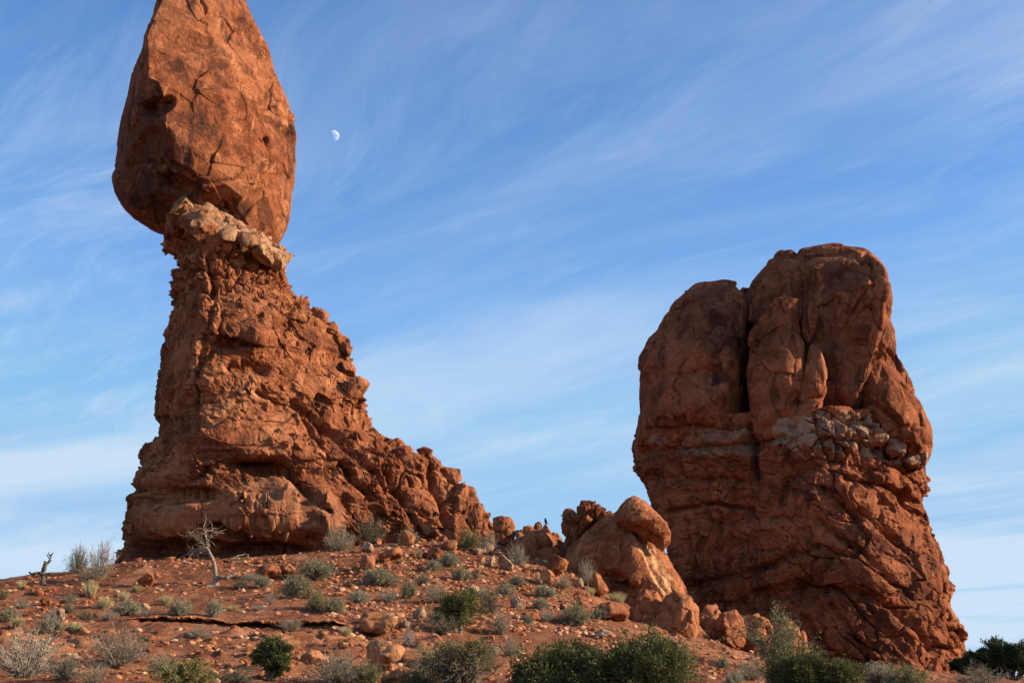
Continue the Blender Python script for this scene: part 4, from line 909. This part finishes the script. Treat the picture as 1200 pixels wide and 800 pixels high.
NAMES = {'bare': ('desert_shrub', 'shrub'), 'sage': ('sagebrush', 'shrub'), 'dark': ('desert_shrub', 'shrub'), 'olive': ('green_shrub', 'shrub'), 'spiky': ('bare_shrub', 'shrub'), 'grass': ('grass_tuft', 'grass tuft')}
PR = np.random.RandomState(77)
def plant(kind, px, py, w, h, label, Y=None, group=None):
    p = hit(px, py) if Y is None else None
    if p is None:
        p = at(px, py, Y); p[2] = ground(p[0], p[1])[0]
    m = p[1]/FPX; tw, lf = PROTO[kind][PR.randint(len(PROTO[kind]))]
    nm, cat = NAMES[kind]; W = w*m/2*1.05; H = h*m*1.0
    if lf is None:
        t = tw.copy(); COL.objects.link(t); t.name = nm; tag(t, label, cat, group); t.location = p
    else:
        t = empty(nm, p, label, cat, group)
        for src in (tw, lf):
            c = src.copy(); COL.objects.link(c); c.parent = t
    t.rotation_euler = (0, 0, PR.uniform(0, 6.28)); t.scale = (W, W, H)
    return t
PLANTS = [
    # skyline and left slope
    ('grass', 24, 691, 16, 13, 'ball-shaped grass tuft on the skyline left of the twisted snag'),
    ('dark', 4, 702, 16, 13, 'dark tuft on the skyline at the photo edge'),
    ('dark', 91, 671, 36, 33, 'dark dense shrub on the skyline beside the pale bare one'),
    ('spiky', 118, 678, 46, 50, 'tall bare pale shrub on the skyline beside the pedestal foot'),
    ('bare', 108, 680, 50, 20, 'low grey brush under the two skyline shrubs'),
    ('grass', 105, 699, 28, 23, 'largest pale yellow grass tuft on the left slope'),
    ('grass', 122, 713, 27, 18, 'pale yellow grass below the largest yellow tuft'),
    ('grass', 145, 703, 20, 13, 'thin pale grass between the yellow tufts and the bare soil'),
    ('sage', 150, 720, 42, 18, 'wide grey-yellow brush just above the thin ledge'),
    ('grass', 194, 709, 22, 15, 'small rounded yellow tuft on the bare soil'),
    ('sage', 210, 721, 32, 19, 'grey-green brush below the small rounded yellow tuft'),
    ('dark', 80, 718, 20, 13, 'dark grey ball-shaped shrub beside the pinkish white stone'),
    ('bare', 82, 706, 24, 13, 'grey brush above the dark ball-shaped shrub'),
    ('sage', 10, 728, 28, 16, 'grey-green mound at the photo edge above the big grey brush'),
    ('bare', 25, 713, 26, 15, 'thin grey brush above the grey-green mound'),
    ('bare', 61, 724, 22, 12, 'low grey brush left of the pinkish white stone'),
    ('dark', 99, 726, 24, 13, 'low dark brush on the ledge below the yellow grass'),
    ('bare', 127, 726, 28, 12, 'low dry brush on the ledge under the wide grey-yellow one'),
    ('bare', 172, 724, 26, 10, 'low dry brush on the ledge beside the grey-green one'),
    ('bare', 30, 793, 100, 58, 'biggest grey twiggy shrub in the bottom corner'),
    ('bare', 136, 779, 78, 48, 'big grey twiggy shrub hanging over the ledge shadow'),
    ('spiky', 110, 803, 54, 30, 'light grey twiggy shrub at the bottom edge below the big one'),
    ('olive', 216, 806, 86, 32, 'wide grey-green sage at the bottom edge'),
    ('dark', 277, 802, 46, 22, 'brown-grey dry shrub between the wide sage and the small juniper'),
    ('sage', 250, 722, 20, 20, 'grey brush standing alone below the bare white tree'),
    ('grass', 271, 716, 24, 9, 'flat dry grass right of the lone grey brush'),
    ('dark', 282, 690, 28, 14, 'dark brush at the foot of the bare white tree'),
    ('sage', 306, 688, 24, 14, 'grey brush in front of the weathered brown slab'),
    ('sage', 370, 678, 48, 24, 'wide grey sage above the slope, right of the smooth round stone'),
    ('sage', 348, 701, 42, 28, 'taller grey sage just below the wide one'),
    ('spiky', 317, 708, 20, 16, 'spiky grey shrub left of the taller sage'),
    ('bare', 302, 716, 18, 9, 'flat grey brush on the bare soil above the ledge'),
    ('olive', 370, 716, 24, 22, 'olive brush at the lower end of the sage row'),
    ('sage', 392, 718, 28, 19, 'pale green sage at the end of the sage row'),
    ('bare', 397, 646, 46, 34, 'grey twiggy shrub against the pedestal foot'),
    ('dark', 436, 636, 42, 34, 'darker twiggy shrub beside the grey one at the pedestal foot'),
    ('bare', 478, 623, 32, 20, 'small grey shrub high on the ridge foot'),
    ('sage', 443, 686, 44, 22, 'grey-green spreading brush in the rubble'),
    ('sage', 479, 700, 22, 20, 'round pale green tuft right of the spreading brush'),
    ('bare', 490, 651, 14, 9, 'tiny grey brush in the upper rubble'),
    ('bare', 396, 802, 98, 42, 'wide grey twiggy shrub at the bottom edge below the long pinkish stone'),
    ('spiky', 479, 758, 24, 24, 'pale dry shrub between the angular block and the olive brush'),
    ('bare', 296, 680, 30, 10, 'dry brush on the far side of the weathered slab'),
    ('olive', 549, 643, 32, 23, 'bright olive grass clump under the ridge'),
    ('spiky', 574, 648, 26, 30, 'grey-green wiry shrub right of the olive clump'),
    ('bare', 607, 663, 32, 28, 'grey twiggy shrub under the saddle knobs'),
    ('sage', 526, 663, 28, 17, 'round grey sage below the olive clump'),
    ('sage', 541, 681, 26, 17, 'grey sage below the round one'),
    ('dark', 556, 678, 16, 13, 'small dark sage right of the grey one'),
    ('bare', 511, 706, 38, 26, 'thin twiggy shrub left of the middle juniper'),
    ('dark', 573, 718, 36, 32, 'dense dark grey shrub right of the middle juniper'),
    ('sage', 592, 698, 24, 17, 'grey-green sage left of the shaded grey slab'),
    ('bare', 586, 743, 34, 28, 'brownish twiggy shrub below the dense dark one'),
    ('sage', 638, 699, 28, 15, 'grey sage below the round orange stone'),
    ('sage', 634, 713, 22, 13, 'small grey sage right of the shaded slab'),
    ('sage', 618, 731, 14, 11, 'tiny sage above the large juniper'),
    ('sage', 674, 731, 40, 26, 'grey-green grass mound under the red angular stone'),
    ('bare', 687, 686, 28, 32, 'grey twiggy shrub against the leaning slab'),
    ('grass', 692, 698, 18, 12, 'yellowish tuft in front of the rust block'),
    ('grass', 724, 708, 28, 17, 'pale grass between the leaning slab and the split boulder'),
    ('spiky', 830, 712, 14, 12, 'dry tuft growing on the pointed boulder', 77.5),
    ('grass', 828, 748, 16, 10, 'pale grass at the foot of the pointed boulder'),
    ('sage', 848, 785, 16, 17, 'pale sage on the rubble below the boulder row'),
    ('sage', 861, 806, 26, 20, 'grey-green tuft at the bottom edge right of the large juniper'),
    ('bare', 802, 780, 40, 22, 'dry grey brush behind the end of the large juniper'),
    ('bare', 1150, 806, 76, 30, 'grey leafless brush in front of the far dark junipers'),
    ('olive', 1062, 806, 60, 28, 'olive grey brush at the butte foot'),
    ('bare', 500, 790, 40, 26, 'dry brush beside the large olive shrub'),
    ('olive', 486, 806, 30, 22, 'fresh green shrub at the bottom edge beside the pale boulder'),
    ('sage', 745, 700, 12, 9, 'tiny sage on the seam behind the split boulder'),
    ('sage', 420, 706, 26, 15, 'grey sage at the lower edge of the rubble below the dull red block'),
    ('bare', 455, 706, 30, 18, 'dry grey brush above the angular orange block'),
    ('sage', 508, 668, 20, 13, 'small grey sage between the dull red block and the round sage'),
    ('dark', 497, 684, 22, 14, 'dark low brush below the tiny grey one'),
    ('bare', 566, 700, 24, 14, 'low dry brush behind the dense dark grey shrub'),
    ('sage', 606, 686, 22, 13, 'grey sage under the largest white block'),
    ('bare', 640, 728, 30, 16, 'dry grey brush left of the grey-green grass mound'),
    ('sage', 702, 726, 26, 14, 'low grey sage below the dark red boulder'),
    ('bare', 660, 690, 24, 18, 'thin grey brush left of the red angular stone'),
    ('grass', 405, 745, 22, 13, 'dry grass beside the end of the thin ledge'),
    ('bare', 232, 748, 34, 16, 'flat dry brush on the bedrock under the lone grey brush'),
    ('sage', 58, 742, 34, 18, 'grey sage under the ledge above the biggest twiggy shrub'),
    ('bare', 190, 792, 46, 28, 'grey brush left of the wide sage at the bottom edge'),
    ('dark', 76, 796, 50, 30, 'dark dry brush between the two big grey shrubs'),
    ('olive', 430, 802, 40, 24, 'olive brush in front of the pale bottom boulder'),
    ('bare', 566, 786, 44, 34, 'dry twiggy shrub between the olive brush and the large juniper'),
    ('sage', 520, 730, 40, 20, 'grey sage at the left foot of the middle juniper'),
    ('grass', 160, 694, 18, 10, 'small dry grass beside the dark red lump'),
    ('bare', 880, 796, 50, 26, 'grey brush left of the bottom juniper'),
    ('sage', 1030, 798, 44, 22, 'grey-green brush right of the bottom juniper'),
    ('bare', 505, 803, 70, 46, 'grey twigs tangled into the left side of the large olive brush'),
    ('spiky', 556, 803, 50, 44, 'pale dead twigs sticking out of the right side of the large olive brush'),
    ('bare', 598, 770, 26, 26, 'dry twigs at the left edge of the large juniper'),
    ('dark', 515, 744, 44, 22, 'dark low brush in the shade of the middle juniper'),
    ('grass', 20, 735, 24, 13, 'straw-coloured grass at the photo edge above the biggest twiggy shrub'),
    ('grass', 88, 740, 26, 13, 'straw-coloured grass under the ledge between the two big shrubs'),
    ('bare', 340, 740, 40, 16, 'flat grey brush on the bedrock above the small upright juniper'),
    ('bare', 650, 668, 16, 14, 'thin twigs beside the leaning orange block'),
]
for e in PLANTS: plant(*e)

def juniper(name, px, py, w, h, label, seed, mat, Y=None, lobes=12, clumps=420, per=70, depth=.75, trunk=True, gap=.0, leaf=(.085, .016), low=.0):
    p = hit(px, py) if Y is None else at(px, py, Y)
    if Y is not None: p[2] = ground(p[0], p[1])[0]
    m = p[1]/FPX; W = w*m/2; H = h*m; rg = np.random.RandomState(seed)
    t = empty(name, p, label, 'juniper')
    # lobed crown: foliage sits on limb ends, open between
    LC = []
    for k in range(lobes):
        a = rg.uniform(0, 6.28); r = rg.uniform(.15, .72); zz = rg.uniform(.28+low, .74)*(1-.25*r)
        LC.append((math.cos(a)*r*W, math.sin(a)*r*W*depth, zz*H, rg.uniform(.28, .44)*min(W, H*1.1)))
    LC = np.array(LC); S = []
    for k, (x, y, z, r) in enumerate(LC):
        a = np.array([rg.normal()*.06*W, rg.normal()*.06*W, -.1]); b = np.array([x, y, z]); mid = (a+b)/2+rg.normal(size=3)*.10*W-np.array([0, 0, .1*H])
        tt = np.linspace(0, 1, 7)[:, None]; pts = (1-tt)**2*a+2*tt*(1-tt)*mid+tt**2*b; pts += rg.normal(size=pts.shape)*.025*W
        S.append((pts, np.linspace(.055, .016, 7)*max(.5, min(1.6, H))))
        for j in range(16):
            e, _ = wander(rg, pts[rg.randint(3, 7)], rg.normal(size=3)+[0, 0, .4], r*rg.uniform(.7, 1.45), 4, .25); S.append((e, np.linspace(.014, .004, 5)))
    V, F = tubes(S, 5); mesh_obj('trunk', V, F, M_BARK, t)
    C, Dn = [], []
    for k in range(clumps):
        x, y, z, r = LC[rg.randint(lobes)]; d = unit(rg.normal(size=3)+[0, 0, .25]); c = np.array([x, y, z])+d*r*(rg.uniform(.5, 1.05)+.35*rg.uniform()**6)*np.array([1.1, 1, .85])
        if c[2] < .03*H: c[2] = .03*H+rg.uniform(0, .1)*H
        n = int(per*rg.uniform(.5, 1.4)); ax = unit(d+rg.normal(size=3)*.4+[0, 0, .45]); cr = rg.uniform(.09, .17)*max(.6, min(1.5, r/.35))
        s = rg.normal(size=(n, 3))*[.5, .5, .5]; along = rg.uniform(-.6, 1.3, n)[:, None]
        q = c+ax*along*cr*1.3+s*cr*(1.2-.6*along.clip(0, 1)); C.append(q); Dn.append(unit(ax+rg.normal(size=(n, 3))*.55))
    C = np.concatenate(C); Dn = np.concatenate(Dn)
    Vl, Fl = leaves(C, Dn, leaf[0]*rg.uniform(.6, 1.5, len(C)), leaf[1], rg); mesh_obj('foliage', Vl, Fl, mat, t, smooth=False)
    return t
juniper('juniper_bush', 655, 812, 120, 76, 'large dark green juniper in front of the bench, the taller half of the pair', 1, M_JUN, Y=31.5, lobes=16, clumps=900)
juniper('juniper_bush', 752, 812, 136, 72, 'large dark green juniper in front of the bench, the lower spreading half of the pair', 2, M_JUN, Y=31.0, lobes=17, clumps=950)
juniper('juniper_bush', 958, 812, 104, 48, 'low rounded green juniper at the bottom edge in front of the butte', 3, M_JUN, Y=40, lobes=13, clumps=620)
juniper('juniper_bush', 317, 798, 38, 52, 'small upright yellow-green juniper on the lower bedrock', 4, M_JUN, lobes=8, clumps=260, leaf=(.075, .015))
juniper('juniper_bush', 538, 742, 58, 54, 'middle-sized loose juniper on the slope casting a dark shadow', 5, M_JUN, lobes=13, clumps=240, low=.05, per=50, depth=.9)
juniper('juniper_bush', 535, 812, 100, 66, 'large loose olive grey brush with dead twigs left of the large junipers', 6, plain_mat('olive_brush_foliage', (0.105, 0.095, 0.042), (0.20, 0.175, 0.085), 3, .8, .2), Y=33, lobes=18, clumps=190, per=38, leaf=(.07, .013))
juniper('juniper_tree', 1150, 792, 44, 40, 'small dark juniper against the sky beside the butte foot', 7, M_JUND, Y=74, lobes=10, clumps=300, leaf=(.13, .028))
juniper('juniper_tree', 1190, 800, 56, 56, 'larger dark open juniper against the sky at the photo edge', 8, M_JUND, Y=70, lobes=14, clumps=420, per=50, leaf=(.13, .026))
juniper('juniper_tree', 1128, 792, 26, 32, 'narrow dark juniper touching the butte foot', 9, M_JUND, Y=76, lobes=7, clumps=160, leaf=(.13, .026))
def mahogany():
    p = hit(912, 790); m = p[1]/FPX; t = empty('leafy_shrub', p, 'open leafy pale green shrub in front of the large tan boulder', 'shrub'); rg = np.random.RandomState(4); S = []; tip = []
    for k in range(16):
        a = rg.uniform(0, 6.28); pts, _ = wander(rg, (rg.normal()*.2, rg.normal()*.2, -.05), (math.cos(a)*.5, math.sin(a)*.5, 1), rg.uniform(55, 78)*m, 7, .14)
        S.append((pts, np.linspace(.03, .008, 8)))
        for j in range(7):
            q, _ = wander(rg, pts[rg.randint(3, 8)], rg.normal(size=3)+[0, 0, .4], rg.uniform(.3, .8), 4, .2); S.append((q, np.linspace(.010, .004, 5))); tip.append(q)
    V, F = tubes(S, 4); mesh_obj('twigs', V, F, M_BARK, t)
    T = np.concatenate(tip); C = T[rg.randint(len(T), size=2600)]+rg.normal(size=(2600, 3))*.08
    V, F = leaves(C, unit(rg.normal(size=(2600, 3))+[0, 0, .4]), .11, .028, rg); mesh_obj('leaves', V, F, plain_mat('mahogany_leaves', (0.10, 0.11, 0.05), (0.21, 0.21, 0.11), 3, .8, .25), t, smooth=False)
mahogany()

# ------------------------------------------------------------------ dead wood, bird, moon
def screen_poly(pts, Y, org, dy=None):
    """limb centre line from photo pixels at one depth, with its own depth wander"""
    a = at(np.array([p[0] for p in pts], float), np.array([p[1] for p in pts], float), np.full(len(pts), float(Y)))
    if dy is not None: a[:, 1] += np.asarray(dy)
    return a-org
def dense(pts, rad, n=6, seed=0, wob=.02):
    pts = np.asarray(pts); rad = np.asarray(rad, float); k = len(pts); t = np.linspace(0, k-1, (k-1)*n+1); rg = np.random.RandomState(seed)
    P = np.stack([np.interp(t, np.arange(k), pts[:, i]) for i in range(3)], -1)
    for _ in range(2): P[1:-1] = (P[:-2]+2*P[1:-1]+P[2:])/4
    P[1:] += rg.normal(size=P[1:].shape)*wob*.5; return P, np.interp(t, np.arange(k), rad)
def dead_tree():
    p = hit(252, 686); Y = p[1]; t = empty('dead_tree', p, 'bare bleached dead tree with a bent trunk and leaning crown, at the pedestal foot', 'dead tree')
    tr = [(252, 690), (253, 676), (252, 664), (248, 652), (243, 643)]
    P, r = dense(screen_poly(tr, Y, p), [.19, .12, .10, .085, .07], 8, 1, .03); V, F = tubes([(P, r)], 9); mesh_obj('trunk', V, F, M_DEAD, t)
    P, r = dense(screen_poly([(252, 678), (260, 676), (268, 677), (274, 673), (281, 670)], Y, p, [0, -.1, -.2, -.1, 0]), [.14, .10, .08, .05, .02], 7, 2, .03)
    P2, r2 = dense(screen_poly([(252, 688), (246, 687), (240, 690)], Y, p, [0, -.2, -.4]), [.16, .09, .04], 7, 3, .02); V, F = tubes([(P, r), (P2, r2)], 7); mesh_obj('root', V, F, M_DEAD, t)
    rg = np.random.RandomState(6)
    for k, (pts, r0) in enumerate((([(243, 643), (241, 632), (238, 622), (235, 616)], .10), ([(244, 640), (245, 632), (250, 626), (252, 620)], .07), ([(243, 643), (236, 636), (229, 630), (224, 626)], .10),
                                   ([(243, 645), (234, 643), (226, 644), (219, 647), (213, 651)], .10), ([(242, 641), (234, 634), (226, 628), (219, 629)], .07), ([(244, 648), (238, 648), (233, 645)], .06))):
        P, r = dense(screen_poly(pts, Y, p, np.linspace(0, rg.uniform(-.8, .8), len(pts))), np.linspace(r0*.62, r0*.15, len(pts)), 6, 10+k, .04); S = [(P, r)]
        for j in range(14):
            i = rg.randint(4, len(P)); q, _ = wander(rg, P[i], unit(P[i]-P[i-3])*1.0+rg.normal(size=3)*.8, rg.uniform(.25, .85), 6, .3); S.append((q, np.linspace(.022, .007, 7)))
        V, F = tubes(S, 5); mesh_obj('limb', V, F, M_DEAD, t)
dead_tree()
def snag():
    p = at(50, 689, 67.0); p[2] = ground(p[0], p[1])[0]-.15; Y = p[1]; _, yb = proj(p[None]); off = yb[0]-695
    S = lambda L: [(x, y+off) for x, y in L]
    t = empty('dead_snag', p, 'dark twisted dead snag standing on the left skyline', 'dead tree')
    P, r = dense(screen_poly(S([(51, 692), (50, 684), (50, 676), (53, 667)]), Y, p), [.16, .105, .095, .09], 8, 4, .03); P2, r2 = dense(screen_poly(S([(50, 678), (52, 672), (53, 666), (52, 664)]), Y, p), [.09, .13, .09, .03], 6, 5, .03)
    V, F = tubes([(P, r), (P2, r2)], 8); mesh_obj('trunk', V, F, M_SNAG, t)
    P, r = dense(screen_poly(S([(50, 679), (45, 677), (40, 679), (36, 678), (34, 676)]), Y, p, [0, -.1, -.2, -.1, 0]), [.09, .06, .05, .05, .025], 6, 6, .03); P2, r2 = dense(screen_poly(S([(40, 679), (38, 682)]), Y, p), [.05, .03], 5, 7, .02)
    V, F = tubes([(P, r), (P2, r2)], 6); mesh_obj('limb', V, F, M_SNAG, t)
    P, r = dense(screen_poly(S([(53, 668), (57, 664), (58, 657), (60, 655)]), Y, p, [0, .1, .2, .2]), [.09, .06, .04, .02], 6, 8, .03); tw = [dense(screen_poly(S(q), Y, p), [.035, .015], 5, 9, .03) for q in ([(58, 657), (57, 653)], [(58, 657), (63, 654)], [(57, 665), (61, 663)], [(58, 660), (55, 656)])]
    V, F = tubes([(P, r)]+tw, 6); mesh_obj('limb', V, F, M_SNAG, t)
snag()
for i, (a, b, r, lab) in enumerate((((270, 656), (288, 649), .06, 'fallen grey log slanting up the rubble behind the bare white tree'), ((272, 660), (298, 659), .05, 'fallen pale log lying flat behind the bare white tree'), ((310, 650), (332, 658), .055, 'fallen pale log right of the two crossed ones'), ((292, 658), (290, 649), .04, 'short broken pale stub standing by the fallen logs'))):
    p0, p1 = hit(*a), hit(*b); p1 = at(b[0], b[1], p0[1]+.3); p0[2] += .05; c = (p0+p1)/2
    P, rr = dense(np.stack([p0-c, (p0+p1)/2-c+[0, 0, .04], p1-c]), [r, r*.9, r*.5], 8, 40+i, .03); V, F = tubes([(P, rr)], 7)
    o = mesh_obj('fallen_log', V, F, M_DEAD); o.location = c; tag(o, lab, 'log', 'fallen dead wood by the bare tree')
def bird():
    k = next(o for o in SC.objects if o.get('label', '').startswith('knob on the saddle skyline with')); vz = np.array([v.co[:] for v in k.data.vertices]); a = at(641.5, 613.5, 84.0)
    dd = np.hypot(vz[:, 0]+k.location[0]-a[0], vz[:, 1]-vz[:, 1].mean()); c = vz[dd < .35]; c = c[c[:, 2].argmax()]; p = np.array(c)+np.array(k.location)+[0, 0, -.01]
    me = bpy.data.meshes.new('bird'); vs = [(0, 0, .10), (.01, 0, .20), (.03, 0, .29), (.045, 0, .36), (.10, 0, .355), (-.06, 0, .06), (-.14, 0, -.04), (.0, .03, .0), (.0, -.03, .0)]
    ed = [(0, 1), (1, 2), (2, 3), (3, 4), (0, 5), (5, 6), (0, 7), (0, 8)]; rad = [.085, .10, .06, .055, .012, .05, .025, .015, .015]
    me.from_pydata(vs, ed, []); o = bpy.data.objects.new('bird', me); COL.objects.link(o)
    sk = o.modifiers.new('skin', 'SKIN'); ss = o.modifiers.new('sub', 'SUBSURF'); ss.levels = 2; ss.render_levels = 2
    for v, r in zip(me.skin_vertices[0].data, rad): v.radius = (r, r)
    me.skin_vertices[0].data[0].use_root = True; me.materials.append(plain_mat('black_feathers', (.012, .012, .014), (.02, .02, .022), 8, .5))
    o.location = p; o.rotation_euler = (0, 0, math.radians(200)); tag(o, 'small black bird perched on a saddle knob against the sky', 'bird')
bird()
def moon():
    d = at(390.5, 159.5, 5000.0); R = 5000*7.2/FPX*1.04; V, F = ico(6); F = F[(V[F].mean(1)@np.array(SUN_DIR)) > -.02]      # its night half is lost in the daylit air
    m = bpy.data.materials.new('moon_surface'); m.use_nodes = True; T = NT(m.node_tree); T.n.clear()
    tc = T.add('ShaderNodeTexCoord'); n = T.noise(tc.outputs['Object'], 1.6/R, 4, .6, .3)
    c = T.mix(T.rng(n, .40, .60), (0.12, 0.12, 0.117), (0.26, 0.245, 0.225))
    df = T.add('ShaderNodeBsdfDiffuse', ins={0: c}); tr = T.add('ShaderNodeBsdfTransparent')      # the daylit air in front of it adds its blue to the moon
    ad = T.add('ShaderNodeAddShader', ins={0: df.outputs[0], 1: tr.outputs[0]})
    g = T.add('ShaderNodeNewGeometry'); mx = T.add('ShaderNodeMixShader', ins={0: g.outputs['Backfacing'], 1: ad.outputs[0], 2: tr.outputs[0]})
    T.add('ShaderNodeOutputMaterial', ins={0: mx.outputs[0]})
    o = mesh_obj('moon', V*R, F, m); o.location = d; o.visible_shadow = True
    tag(o, 'pale waxing moon in the blue sky right of the balanced boulder', 'moon')
moon()
